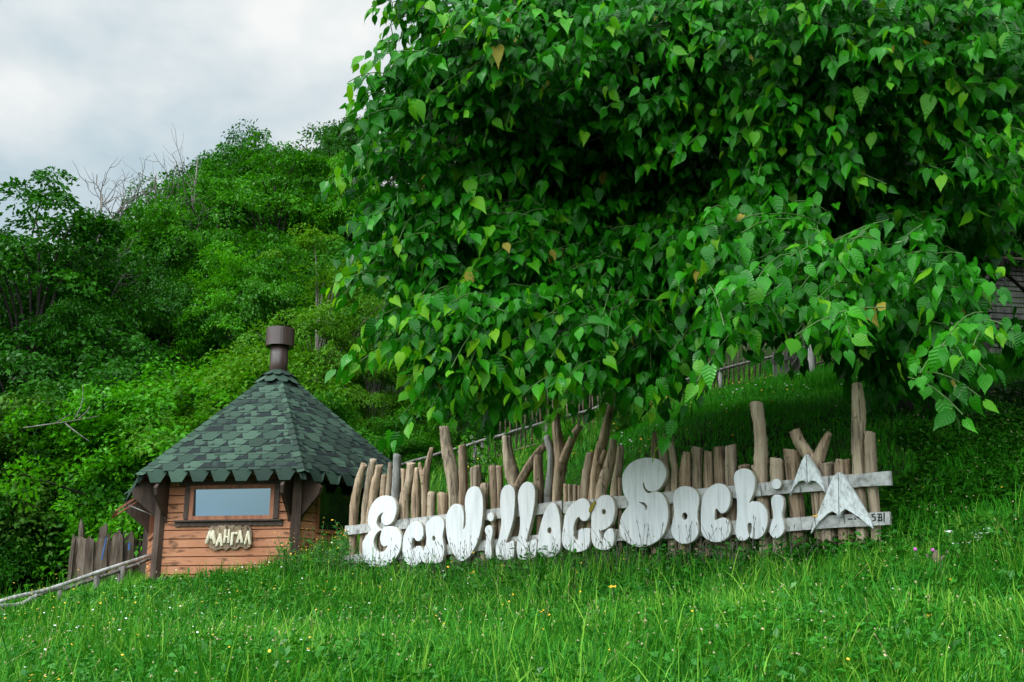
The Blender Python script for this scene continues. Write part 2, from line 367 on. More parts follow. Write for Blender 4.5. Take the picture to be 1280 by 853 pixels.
def soil():
    m, t, o = new_mat('meadow_soil'); lk = t.links.new
    c = N(t, 'ShaderNodeTexCoord'); a = N(t, 'ShaderNodeTexNoise', {'Scale': 3.0, 'Detail': 9.0, 'Roughness': .7}); lk(c.outputs['Object'], a.inputs[0])
    r = ramp(t, a.outputs[0], [(.35, (.008, .012, .004)), (.5, (.014, .034, .006)), (.7, (.03, .06, .012))])
    p = N(t, 'ShaderNodeBsdfPrincipled', {'Roughness': .95, 'Specular IOR Level': .1}); lk(r.outputs[0], p.inputs[0])
    b = N(t, 'ShaderNodeBump', {'Strength': .8, 'Distance': .05}); lk(a.outputs[0], b.inputs['Height']); lk(b.outputs[0], p.inputs['Normal']); lk(p.outputs[0], o.inputs[0])
    return m
M['soil'] = soil()
def white_paint():
    m, t, o = new_mat('flaking_white_paint'); lk = t.links.new
    c = N(t, 'ShaderNodeTexCoord'); oi = N(t, 'ShaderNodeObjectInfo')
    ad = N(t, 'ShaderNodeVectorMath', operation='ADD'); lk(c.outputs['Object'], ad.inputs[0]); 
    ml = N(t, 'ShaderNodeMath', operation='MULTIPLY'); ml.inputs[1].default_value = 19; lk(oi.outputs['Random'], ml.inputs[0]); lk(ml.outputs[0], ad.inputs[1])
    mpn = N(t, 'ShaderNodeMapping', {'Scale': (26, 2.2, 26)}); lk(ad.outputs[0], mpn.inputs[0])
    g = N(t, 'ShaderNodeTexNoise', {'Scale': 1.2, 'Detail': 7.0, 'Roughness': .6}); lk(mpn.outputs[0], g.inputs[0])
    r = ramp(t, g.outputs[0], [(.24, (.42, .42, .40)), (.33, (.53, .54, .54)), (.6, (.665, .67, .67))])
    m2 = N(t, 'ShaderNodeMapping', {'Scale': (75, 13, 75)}); lk(ad.outputs[0], m2.inputs[0])
    s = N(t, 'ShaderNodeTexNoise', {'Scale': 1.0, 'Detail': 3.0}); lk(m2.outputs[0], s.inputs[0])
    r2 = ramp(t, s.outputs[0], [(.225, (.08, .08, .08)), (.25, (1, 1, 1))])
    mm = N(t, 'ShaderNodeMix', data_type='RGBA', blend_type='MULTIPLY'); mm.inputs[0].default_value = .9; lk(r.outputs[0], mm.inputs[6]); lk(r2.outputs[0], mm.inputs[7])
    p = N(t, 'ShaderNodeBsdfPrincipled', {'Roughness': .55, 'Specular IOR Level': .3}); lk(mm.outputs[2], p.inputs[0])
    b = N(t, 'ShaderNodeBump', {'Strength': .3, 'Distance': .004}); lk(g.outputs[0], b.inputs['Height']); lk(b.outputs[0], p.inputs['Normal']); lk(p.outputs[0], o.inputs[0])
    return m
M['white'] = white_paint()
def worn_white():
    m, t, o = new_mat('worn_white_paint'); lk = t.links.new
    c = N(t, 'ShaderNodeTexCoord'); mpn = N(t, 'ShaderNodeMapping', {'Scale': (26, 26, 14)}); lk(c.outputs['Object'], mpn.inputs[0])
    g = N(t, 'ShaderNodeTexNoise', {'Scale': 1.0, 'Detail': 8.0, 'Roughness': .7}); lk(mpn.outputs[0], g.inputs[0])
    r = ramp(t, g.outputs[0], [(.28, (.16, .16, .15)), (.42, (.46, .47, .46)), (.55, (.68, .70, .70))])
    p = N(t, 'ShaderNodeBsdfPrincipled', {'Roughness': .6, 'Specular IOR Level': .3}); lk(r.outputs[0], p.inputs[0]); lk(p.outputs[0], o.inputs[0]); return m
M['worn'] = worn_white()
M['edge'] = wood_mat('pale_sawn_edge', (.30, .28, .22), (.44, .41, .34), (.55, .52, .45), rnd=.1, bump=.2, crack=False)
def glass_mirror(name, col, rough, metal):
    m, t, o = new_mat(name)
    p = N(t, 'ShaderNodeBsdfPrincipled', {'Roughness': rough, 'Metallic': metal, 'Base Color': (*col, 1)}); t.links.new(p.outputs[0], o.inputs[0]); return m
M['pane'] = glass_mirror('reflective_film_glass', (.30, .52, .74), .02, 1.0)
M['pane_dark'] = glass_mirror('dark_window_glass', (.006, .012, .008), .06, 0.0)
def shingle():
    m, t, o = new_mat('green_bitumen_shingle'); lk = t.links.new
    g = N(t, 'ShaderNodeNewGeometry'); c = N(t, 'ShaderNodeTexCoord')
    n = N(t, 'ShaderNodeTexNoise', {'Scale': 120.0, 'Detail': 2.0}); lk(c.outputs['Object'], n.inputs[0])
    n2_ = N(t, 'ShaderNodeTexNoise', {'Scale': 2.0, 'Detail': 4.0}); lk(c.outputs['Object'], n2_.inputs[0])
    f = N(t, 'ShaderNodeMath', operation='MULTIPLY_ADD'); f.inputs[1].default_value = .25; lk(n.outputs[0], f.inputs[0])
    f3 = N(t, 'ShaderNodeMath', operation='MULTIPLY_ADD'); f3.inputs[1].default_value = .35; lk(n2_.outputs[0], f3.inputs[0])
    f2 = N(t, 'ShaderNodeMath', operation='MULTIPLY'); f2.inputs[1].default_value = .5; lk(g.outputs['Random Per Island'], f2.inputs[0]); lk(f2.outputs[0], f3.inputs[2]); lk(f3.outputs[0], f.inputs[2])
    r = ramp(t, f.outputs[0], [(.22, (.009, .020, .015)), (.5, (.022, .048, .032)), (.8, (.046, .088, .058))])
    p = N(t, 'ShaderNodeBsdfPrincipled', {'Roughness': .85, 'Specular IOR Level': .3}); lk(r.outputs[0], p.inputs[0])
    b = N(t, 'ShaderNodeBump', {'Strength': .3, 'Distance': .004}); lk(n.outputs[0], b.inputs['Height']); lk(b.outputs[0], p.inputs['Normal']); lk(p.outputs[0], o.inputs[0]); return m
M['shingle'] = shingle()
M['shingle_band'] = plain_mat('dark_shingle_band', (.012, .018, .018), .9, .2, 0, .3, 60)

# ------------------------------------------------------------------ ground sheet
def axis(lo, hi, a, b, step):
    core = list(np.arange(a, b + 1e-6, step)); s = step; x = a; left = []
    while x > lo: s *= 1.22; x -= s; left.append(max(x, lo))
    s = step; x = core[-1]; right = []
    while x < hi: s *= 1.22; x += s; right.append(min(x, hi))
    return np.array(left[::-1] + core + right)
gx = axis(-420, 420, -12, 12, .3); gy = axis(-420, 420, -1, 24, .3)
X, Y = np.meshgrid(gx, gy); Z = H(X.ravel(), Y.ravel())
near = np.exp(-((X.ravel())**2 + (Y.ravel() - 12)**2) / 400)
Z = Z + near * .02 * (np.sin(X.ravel() * 2.3) * np.sin(Y.ravel() * 1.9 + X.ravel()))
nx, ny = len(gx), len(gy)
idx = np.arange(nx * ny).reshape(ny, nx)
q = np.stack([idx[:-1, :-1], idx[:-1, 1:], idx[1:, 1:], idx[1:, :-1]], -1).reshape(-1, 4)
tag(link('ground', mesh_np('ground', np.stack([X.ravel(), Y.ravel(), Z], 1), quads=q, mats=[M['soil']], smooth=True)), kind='structure')

# ------------------------------------------------------------------ sign fence
ra, rb = P(432, 663, 14.3), P(1113, 598, 9.4)
SIGN = Plane((ra[0], ra[1], 0.0), rb - ra)
SL = float(np.dot(rb - ra, SIGN.t))
fo = SIGN.at(SL / 2, 0, -.05); fo[2] = h1(fo[0], fo[1])
fence = thing('log_fence', 'rustic fence of upright driftwood logs and two grey rails behind the white letters', 'fence', fo)
def Z6(x0, y0, s): return lambda x, y, w=0: (x0 + x / s, y0 + y / s, w / s)
z1 = Z6(425, 540, 5.017); z2 = Z6(530, 500, 5.017); z3 = Z6(640, 490, 4.736); z4 = Z6(770, 530, 8.533); z5 = Z6(900, 470, 5.686); z7 = Z6(540, 490, 6.561)
POSTS = [  # each: points from the top down as (x, y, width), material, extra branches
 ([z1(152,203,40), z1(115,330,52), z1(88,500,58), z1(80,760,46)], 'b'),
 ([z1(208,172,42), z1(185,300,48), z1(162,450,46), z1(150,580,40), z1(140,700,34)], 'b'),
 ([z1(250,207,44), z1(225,330,55), z1(207,430,52)], 'b'),
 ([z1(280,268,36), z1(272,400,42)], 'b'),
 ([z1(316,195,26), z1(305,400,42)], 'b'),
 ([z1(358,142,48), z1(355,270,50), z1(350,420,56)], 'g'),
 ([z1(398,232,34), z1(402,400,36)], 'b'),
 ([z1(447,195,55), z1(435,300,50), z1(405,420,65), z1(405,550,62)], 'b'),
 ([z1(482,222,28), z1(475,400,55), z1(475,550,60)], 'b'),
 ([z1(575,97,26), z1(548,210,40), z1(532,300,52), z1(530,540,42)], 'b', [[z1(498,195,20), z1(508,250,26), z1(528,330,36)]]),
 ([z1(575,382,50), z1(572,540,55)], 'b'),
 ([z2(90,585,17), z2(95,730,18)], 'b'),
 ([z2(122,582,55), z2(122,730,55)], 'b'),
 ([z2(125,165,58), z2(142,300,72), z2(168,420,86), z2(186,550,80), z2(192,680,75)], 'b'),
 ([z2(238,282,42), z2(245,400,55), z2(250,560,58), z2(245,640,58)], 'b'),
 ([z2(322,420,72), z2(325,540,75)], 'm'),
 ([z2(382,530,60), z2(382,690,62)], 'b'),
 ([z2(430,418,48), z2(440,560,55), z2(445,700,55)], 'b'),
 ([z2(472,415,40), z2(478,560,40)], 'b'),
 ([z7(610,360,74), z7(622,500,86), z7(650,650,118), z7(680,760,105), z7(690,900,95)], 'b'),
 ([z7(922,440,50), z7(850,535,70), z7(775,650,70), z7(715,760,66), z7(690,860,60)], 'b'),
 ([z3(155,365,50), z3(157,500,58), z3(165,660,50)], 'b'),
 ([z3(203,268,40), z3(228,350,42), z3(230,450,45), z3(215,600,50), z3(211,655,48)], 'g'),
 ([z3(256,135,42), z3(262,200,50), z3(274,300,58), z3(290,420,72), z3(277,520,65), z3(263,660,55)], 'b', [[z3(402,200,38), z3(370,250,44), z3(335,330,48), z3(298,420,56)]]),
 ([z3(318,548,28), z3(318,640,28)], 'b'), ([z3(345,548,28), z3(345,640,28)], 'b'), ([z3(374,550,26), z3(374,640,26)], 'm'), ([z3(399,553,20), z3(399,640,20)], 'b'),
 ([z3(468,358,50), z3(450,470,56), z3(430,620,58)], 'b'),
 ([z3(600,25,36), z3(572,150,46), z3(542,290,58), z3(512,400,60), z3(482,620,52)], 'b', [[z3(552,345,26), z3(540,380,34), z3(522,430,44)]]),
 ([z3(600,285,40), z3(588,380,56), z3(552,500,70), z3(526,610,65)], 'm'),
 ([z3(645,315,38), z3(630,450,48), z3(602,610,46)], 'b'),
 ([z4(45,575,42), z4(42,750,42)], 'b'),
 ([z4(415,80,46), z4(402,360,56), z4(402,700,56)], 'b'),
 ([z4(485,145,85), z4(505,360,98), z4(548,690,88)], 'b'),
 ([z4(575,148,66), z4(602,350,75), z4(625,500,80), z4(620,700,80)], 'm'),
 ([z4(755,312,95), z4(740,480,120), z4(730,670,130)], 'b'),
 ([z4(870,255,120), z4(872,450,105), z4(870,680,105)], 'm'),
 ([z4(982,292,85), z4(985,660,105)], 'b'),
 ([z4(1095,245,108), z4(1105,640,112)], 'b'),
 ([z4(1220,230,122), z4(1225,640,128)], 'b'),
 ([z5(170,638,80), z5(170,730,80)], 'b'),
 ([z5(255,200,92), z5(278,350,88), z5(290,500,90), z5(288,600,100), z5(295,740,90)], 'm', [[z5(228,640,24), z5(240,655,34), z5(270,680,50)]]),
 ([z5(410,597,104), z5(412,730,104)], 'b'),
 ([z5(510,525,112), z5(518,620,108), z5(528,720,104)], 'b'),
 ([z5(530,385,78), z5(572,480,84), z5(632,570,90), z5(676,650,92), z5(690,800,90)], 'b', [[z5(778,405,40), z5(745,470,66), z5(708,570,84), z5(682,650,90)]]),
 ([z5(752,617,108), z5(755,720,108)], 'b'),
 ([z5(872,610,118), z5(876,720,116)], 'b'),
 ([z5(972,60,66), z5(984,200,92), z5(986,330,95), z5(980,500,88), z5(985,680,82)], 'm'),
 ([z5(1065,405,75), z5(1070,540,78), z5(1074,670,84), z5(1092,900,70)], 'b'),
]
for i, pp in enumerate(POSTS):
    rg = np.random.default_rng(100 + i)
    mb = MB()
    def track(pts, grounded, sd):
        r = []
        for (x, y, wd) in pts:
            p0 = SIGN.hit(x, y, -.06)
            dist = np.dot(p0 - EYE, [0, cos(PITCH), sin(PITCH)])
            r.append([*p0, .5 * wd / F * dist])
        r = np.array(r)
        off = -r[:, 3].max() - .004 - (.05 if pts[0][2] < 8 else 0) * 0
        r2 = []
        for (x, y, wd), q in zip(pts, r): r2.append([*SIGN.hit(x, y, off), q[3]])
        r = np.array(r2)
        if grounded:
            d = r[-1, :3] - r[-2, :3]; d /= -d[2] if d[2] < -.05 else 1
            d[0] *= .5; d[1] *= .5
            gz = h1(r[-1, 0], r[-1, 1]) - .12
            if r[-1, 2] > gz: 
                k = r[-1, 2] - gz; r = np.vstack([r, [r[-1, 0] + d[0]*k, r[-1, 1] + d[1]*k, gz, r[-1, 3]]])
        s = smooth_line(r, 6)[::-1]
        mb.tube(s[:, :3], s[:, 3], n=16, jit=.06, seed=sd, slant=.25 if grounded else .15)
        return s
    s = track(pp[0], True, 200 + i)
    for br in (pp[2] if len(pp) > 2 else []): track(br, False, 300 + i)
    for _ in range(3):      # knots and stubs
        j = rg.integers(1, len(s) - 1); a = rg.uniform(0, 2*pi); d = SIGN.t * cos(a) * .6 + SIGN.n * abs(sin(a)) + np.array([0, 0, .3])
        c = s[j, :3]; rr = s[j, 3]
        mb.tube([c + d*rr*.5, c + d*rr*.95, c + d*rr*1.12], [rr*.42, rr*.3, rr*.12], n=7, jit=.1, seed=i)
    o = mb.build('post', M['post_grey' if pp[1] == 'g' else 'post_mid' if (pp[1] == 'm' or i % 3 == 1) else 'post'], fence)
    if pp[1] == 'g': o['label'] = 'bleached grey log'
def rail(x0, y0, x1, y1, ht, i, o0=0.0, o1=.035):
    u0, v0 = SIGN.uv(x0, y0, o1); u1, v1 = SIGN.uv(x1, y1, o1); mb = MB()
    k = 14; rg = np.random.default_rng(i); vs = []; fs = []
    for j in range(k + 1):
        t = j / k; u = u0 + (u1 - u0) * t; v = v0 + (v1 - v0) * t
        a, b = rg.normal(0, .003, 2)
        for (vv, oo) in ((v - ht/2 + a, o1), (v + ht/2 + b, o1), (v + ht/2 + b, o0), (v - ht/2 + a, o0)): vs.append(SIGN.at(u, vv, oo))
    for j in range(k):
        for e in range(4): fs.append((j*4+e, j*4+(e+1) % 4, (j+1)*4+(e+1) % 4, (j+1)*4+e))
    fs.append((0, 1, 2, 3)); fs.append((k*4+3, k*4+2, k*4+1, k*4))
    mb.add(vs, fs); return mb.build('rail', M['rail'], fence)
rail(431, 663.5, 702, 633, .118, 1)
rail(704, 634.5, 1113, 597, .122, 2)
rail(430, 700, 742, 668, .115, 3)
low = rail(744, 671, 1112, 647.5, .118, 4)
# dark worn characters on the right end of the lower rail
mb = MB()
zi = Z6(1060, 620, 14.2)
def stroke(mb, pl, pts, wd, o0, o1):
    for a, b in zip(pts[:-1], pts[1:]):
        A = np.array(pl.uv(a[0], a[1], o1)); B = np.array(pl.uv(b[0], b[1], o1)); d = B - A; n = np.array([-d[1], d[0]]); n = n / np.linalg.norm(n) * wd / 2; e = d / np.linalg.norm(d) * wd * .3
        pts_ = [A - e + n, A - e - n, B + e - n, B + e + n]
        mb.prism([pl.at(q[0], q[1], o0) for q in pts_], pl.n * (o1 - o0))
for glyph in ([[(470,325),(425,335),(430,370),(480,380),(485,430),(440,445)]], [[(525,325),(590,320)], [(555,325),(545,440)], [(530,380),(600,385)], [(590,330),(600,445)], [(530,440),(605,440)]], [[(640,305),(640,460)]],
            [[(350,330),(375,400)]], [[(0,415),(70,410)]], [[(120,390),(125,420)]], [[(160,380),(185,385)]]):
    mb = MB()
    for pts in glyph: stroke(mb, SIGN, [zi(*p)[:2] for p in pts], .011, .0352, .0375)
    mb.build('painted_character', M['ink'], fence, low)

# ------------------------------------------------------------------ white wooden letters and emblems
def curve_solid(loops, half, bevel, mats, sharp=None):
    """flat shape (outer loop first, then holes) given real thickness; returns a mesh in x, y, z"""
    cu = bpy.data.curves.new('shape', 'CURVE'); cu.dimensions = '2D'; cu.fill_mode = 'BOTH'
    cu.extrude = half - bevel; cu.bevel_depth = bevel; cu.bevel_resolution = 1; cu.offset = -bevel
    for lp in loops:
        sp = cu.splines.new('POLY'); sp.points.add(len(lp) - 1)
        for pt, q in zip(sp.points, lp): pt.co = (q[0], q[1], 0, 1)
        sp.use_cyclic_u = True
    ob = bpy.data.objects.new('shape', cu); COL.objects.link(ob)
    dg = bpy.context.evaluated_depsgraph_get()
    me = bpy.data.meshes.new_from_object(ob.evaluated_get(dg))
    bpy.data.objects.remove(ob); bpy.data.curves.remove(cu)
    me.materials.clear()
    for m in mats: me.materials.append(m)
    for p in me.polygons: p.material_index = 1 if (len(mats) > 1 and abs(p.normal.z) < .75) else 0
    return me
OFF0, THK = .038, .05
BASIS = np.array([SIGN.t, [0, 0, 1], SIGN.n]).T
def letter_mesh(name, loops, org, mats):
    lo = [[(u - org[0], v - org[1]) for (u, v) in lp] for lp in loops]
    me = curve_solid(lo, THK / 2, .005, mats); me.name = name
    return me
def place(o, org, off):
    p = SIGN.at(org[0], org[1], off)
    o.matrix_world = Matrix([[*BASIS[0], p[0]], [*BASIS[1], p[1]], [*BASIS[2], p[2]], [0, 0, 0, 1]])
def ell(cx, cy, rx, ry, n=14): return [(cx + rx * cos(2*pi*i/n), cy + ry * sin(2*pi*i/n)) for i in range(n)]
A_ = Z6(440, 600, 7.758); B_ = Z6(545, 590, 7.106); C_ = Z6(660, 590, 7.108); D_ = Z6(765, 560, 6.094); E_ = Z6(905, 570, 6.564); H_ = Z6(960, 540, 5.688)
LET = [
 ('tall curling white wooden capital letter E at the start of the fence', A_,
  [[(150,380),(165,300),(200,225),(255,170),(320,152),(380,165),(420,215),(432,285),(420,350),(395,405),(355,437),(315,438),(284,410),(283,355),(303,316),(258,350),(238,410),(250,455),(285,480),(310,462),(350,450),(410,455),(455,490),(478,550),(478,610),(465,680),(430,750),(380,800),(300,840),(200,850),(140,820),(110,750),(98,680),(100,610),(125,560),(160,510),(188,480),(168,455),(153,420)],
   [(283,492),(240,520),(210,585),(216,650),(245,694),(285,703),(320,680),(343,638),(308,648),(280,618),(270,560)]], None),
 ('small white wooden letter c between the capital E and the letter a', A_,
  [[(490,700),(487,640),(497,560),(520,490),(560,430),(610,402),(655,412),(685,455),(692,510),(685,560),(660,590),(625,595),(604,566),(588,575),(578,615),(580,660),(590,676),(612,650),(650,640),(678,665),(690,710),(680,770),(640,820),(570,840),(515,800)]], None),
 ('white wooden letter a with a tiny hole next to the big V', A_,
  [[(735,400),(780,365),(835,355),(880,385),(893,440),(885,500),(878,560),(890,640),(893,700),(870,790),(800,810),(690,800),(680,740),(700,660),(715,620),(720,560),(712,490),(715,440)], ell(792,570,15,25)], None),
 ('broad white wooden capital V with two rounded lobes', B_,
  [[(85,440),(100,360),(140,300),(180,283),(225,305),(245,370),(246,440),(241,512),(260,470),(262,380),(255,280),(265,200),(295,145),(345,128),(385,150),(410,215),(418,300),(413,400),(400,500),(375,600),(335,690),(280,770),(210,795),(160,740),(115,650),(92,550)]], None),
 ('narrow white wooden letter i with a dot next to the big V', B_,
  [[(440,550),(432,520),(445,485),(475,475),(500,500),(500,560),(488,620),(492,700),(490,770),(450,775),(435,720),(440,650),(445,600)]], ell(485,401,31,40)),
 ('tall white wooden letter L directly after the narrow dotted i', B_,
  [[(568,250),(580,170),(610,125),(650,115),(690,150),(702,220),(697,330),(685,430),(660,520),(632,600),(626,632),(690,615),(692,720),(670,775),(560,780),(530,720),(535,650),(555,590),(570,510),(578,440),(570,340)]], None),
 ('tall white wooden letter L directly before the pointed letter a', B_,
  [[(725,220),(745,140),(785,95),(825,90),(865,120),(880,190),(872,300),(850,420),(825,520),(806,600),(808,626),(890,602),(887,720),(860,770),(740,775),(715,700),(722,610),(740,520),(745,430),(735,330)]], None),
 ('white wooden letter a with a pointed top in the middle of the fence', B_,
  [[(1035,275),(1070,300),(1095,380),(1105,480),(1108,600),(1095,700),(1050,748),(960,760),(905,720),(900,640),(910,550),(930,460),(955,380),(990,305)], ell(1007,522,18,27)], None),
 ('white wooden letter c touching the yellow leaf at its tip', C_,
  [[(315,460),(325,390),(365,310),(430,255),(490,235),(540,270),(552,330),(545,400),(510,438),(470,430),(450,402),(420,440),(405,500),(410,570),(438,608),(446,560),(455,515),(490,502),(548,505),(552,580),(545,640),(510,695),(420,715),(340,690),(300,630),(303,560)]], None),
 ('white wooden letter e with a hole just before the giant S', C_,
  [[(560,440),(565,370),(590,290),(640,220),(700,205),(745,230),(770,300),(768,380),(745,455),(700,503),(658,520),(642,535),(648,575),(665,603),(680,545),(712,507),(752,508),(770,560),(760,640),(720,685),(660,697),(600,675),(568,620),(558,540)], ell(672,355,17,23)], None),
 ('giant white wooden capital letter S, the tallest letter on the fence', D_,
  [[(75,250),(85,190),(130,125),(200,85),(300,75),(370,100),(408,160),(410,220),(385,280),(345,325),(290,333),(255,308),(240,262),(236,295),(255,332),(278,344),(330,331),(380,350),(415,410),(428,490),(420,580),(390,660),(330,720),(240,757),(160,745),(90,700),(58,630),(58,570),(80,500),(128,430),(110,390),(85,340)],
   [(203,417),(240,418),(264,443),(258,478),(246,447),(226,427)]], None),
 ('rounded white wooden letter o with a small hole beside the giant S', D_,
  [[(465,390),(475,335),(510,300),(560,290),(620,310),(655,355),(660,420),(650,500),(655,580),(655,650),(620,710),(550,733),(490,710),(452,650),(455,580),(470,510),(468,450)], ell(553,521,20,27)], None),
 ('fat white wooden letter c between the letters o and h', D_,
  [[(675,500),(680,420),(705,340),(760,285),(820,270),(875,300),(900,360),(897,430),(870,485),(830,500),(797,466),(784,485),(782,548),(800,545),(850,530),(890,560),(902,610),(890,670),(840,712),(770,718),(710,690),(680,640),(675,570)]], None),
 ('tall white wooden letter h with a bulging right leg', E_,
  [[(80,170),(100,125),(160,103),(215,120),(250,175),(253,240),(240,310),(207,384),(235,372),(290,380),(335,420),(358,490),(350,580),(320,650),(270,683),(222,676),(210,655),(225,610),(225,565),(207,550),(192,570),(195,620),(205,660),(170,695),(120,690),(95,640),(97,560),(105,480),(105,380),(95,280),(82,220)]], None),
 ('white wooden letter i with a dot at the end, before the pointed emblems', E_,
  [[(385,375),(400,330),(440,317),(480,340),(490,390),(482,440),(475,490),(492,560),(490,620),(450,670),(410,675),(375,640),(378,580),(400,510),(398,450)]], ell(428,232,42,44)),
]
letters = []
for lab, zf, loops, dot in LET:
    L2 = []
    for lp in loops:
        p = smooth_loop(lp, 4)
        L2.append([SIGN.uv(*zf(x, y)[:2], OFF0 + THK) for x, y in p])
    us = [q[0] for q in L2[0]]; vsx = [q[1] for q in L2[0]]
    org = ((min(us) + max(us)) / 2, min(vsx))
    me = letter_mesh('wooden_letter', L2, org, [M['white'], M['edge']])
    o = link('wooden_letter', me); place(o, org, OFF0 + THK / 2)
    tag(o, lab, 'letter', 'white wooden letters mounted on the log fence')
    if dot:
        dp = [SIGN.uv(*zf(x, y)[:2], OFF0 + THK) for x, y in dot]
        me = letter_mesh('dot', [dp], org, [M['white'], M['edge']])
        link('dot', me, o)
    letters.append(o)
def emblem(lab, left, right, top, notch, zf):
    """pointed two-faceted emblem; left and right run from the apex down the outer edge, the tip and back along the underside to the notch"""
    cu = SIGN.uv(*zf(*top)[:2], OFF0 + THK)[0]
    def uv(p): return SIGN.uv(*zf(*p)[:2], OFF0 + THK)
    apex, ntc = uv(top), uv(notch)
    org = (cu, uv(notch)[1])
    mb = MB()
    root = thing('wooden_emblem', lab, 'emblem', SIGN.at(org[0], org[1], OFF0), 'pointed white emblems')
    for side, pts in (('l', left), ('r', right)):
        poly = [apex] + [uv(p) for p in pts] + [ntc]
        from mathutils.geometry import tessellate_polygon
        tri = tessellate_polygon([[Vector((q[0], q[1], 0)) for q in poly]])
        def dep(q):
            mid = apex[0] + (ntc[0] - apex[0]) * (apex[1] - q[1]) / max(apex[1] - ntc[1], .01)
            return OFF0 + .012 + .045 * max(0, 1 - abs(q[0] - mid) / .32) + (.0 if q not in (apex, ntc) else -.006)
        n = len(poly); f = [SIGN.at(q[0], q[1], dep(q)) for q in poly]; b = [SIGN.at(q[0], q[1], OFF0 - .001) for q in poly]
        fs = [tuple(t) for t in tri] + [tuple(n + i for i in t) for t in tri] + [(i, (i+1) % n, n + (i+1) % n, n + i) for i in range(n)]
        # central groove between the halves
        g = .004 if side == 'r' else -.004
        f = [p + SIGN.t * (g if i in (0, n - 1) else 0) for i, p in enumerate(f)]; b = [p + SIGN.t * (g if i in (0, n - 1) else 0) for i, p in enumerate(b)]
        mb2 = MB(); mb2.add(f + b, fs); mb2.build('facet', M['worn'], root)
    mb3 = MB(); mb3.prism([SIGN.at(apex[0]-.003, apex[1]-.01, OFF0), SIGN.at(ntc[0]-.003, ntc[1]+.005, OFF0), SIGN.at(ntc[0]+.003, ntc[1]+.005, OFF0), SIGN.at(apex[0]+.003, apex[1]-.01, OFF0)], SIGN.n * .02)
    mb3.build('groove', M['ink'], root)
emblem('smaller white pointed emblem nailed on the upper rail', [(240,205),(200,300),(165,390),(145,450),(180,388),(215,352),(250,343)],
       [(308,210),(345,270),(380,350),(400,430),(365,377),(330,347),(300,346)], (272,160), (281,365), H_)
emblem('larger worn white pointed emblem spanning both rails beside the smaller one', [(465,315),(440,362),(400,458),(350,570),(310,660),(290,722),(350,642),(420,580),(455,563),(488,583)],
       [(525,300),(560,352),(620,450),(680,550),(715,620),(735,688),(690,650),(640,606),(590,572),(548,546),(520,572)], (500,287), (505,605), H_)
# yellow leaf caught between the letters
mb = MB(); zc = Z6(660, 590, 7.108)
pts = [(538,350),(548,310),(570,275),(595,255),(600,272),(585,310),(570,345),(548,362)]
mb.prism([SIGN.hit(*zc(*p)[:2], OFF0 + THK + .012) for p in pts], -SIGN.n * .012)
o = mb.build('yellow_leaf', M['leaf_mul_dry']); tag(o, 'yellow curled leaf caught between the letters c and e', 'leaf')

# ------------------------------------------------------------------ barbecue hut
HC = P(350, 430, 16.6); R = 2.30; hx, hy = HC[0], HC[1]
d0 = math.atan2(-hy, -hx); BETA = radians(10)
va = [d0 + BETA + radians(60) * k for k in range(6)]
def vert(k, r): return np.array([hx + r * cos(va[k % 6]), hy + r * sin(va[k % 6])])
zE = P(385, 590, np.dot(vert(0, R), [0, 1]))[2]              # eave
zA = P(349, 462, hy)[2]                                      # apex ring
zB = P(200, 724, vert(5, R * .83)[1])[2]                     # wall foot
RW = R * .83
slope = (zA - zE) / (R * cos(pi/6))
zT = zE + slope * (R - RW) * cos(pi/6) - .06                   # wall top
hut = thing('barbecue_hut', 'hexagonal wooden barbecue hut with a green shingled roof and brown chimney', 'hut', (hx, hy, zB))
faces = []
for k in range(6):       # face k between vertex k-1 (left seen from outside) and vertex k
    a, b = vert(k - 1, RW), vert(k, RW)
    mid = (a + b) / 2
    faces.append((Plane((mid[0], mid[1], 0), b - a), np.linalg.norm(b - a) / 2))
def boards(pl, hw, z0, z1, holes, th=.035):
    mb = MB(); z = z0; bh = .118
    while z < z1 - .01:
        zt = min(z + bh, z1); iv = [(-hw, hw)]
        for (u0, u1, h0, h1_) in holes:
            if h0 < z + bh/2 < h1_:
                iv = [q for (a, b) in iv for q in ((a, min(b, u0)), (max(a, u1), b)) if q[1] - q[0] > .01]
        for (a, b) in iv:
            c = .006   # rounded board edge: chamfered section
            prof = [(z + .003, 0), (z + c + .002, th), (zt - c, th), (zt - .002, 0)]
            vs_ = [pl.at(a, p[0], p[1] - th) for p in prof] + [pl.at(b, p[0], p[1] - th) for p in prof]
            mb.add(vs_, [(0,1,2,3),(7,6,5,4),(0,4,5,1),(1,5,6,2),(2,6,7,3),(3,7,4,0)])
        z += bh
    return mb
WIN = None
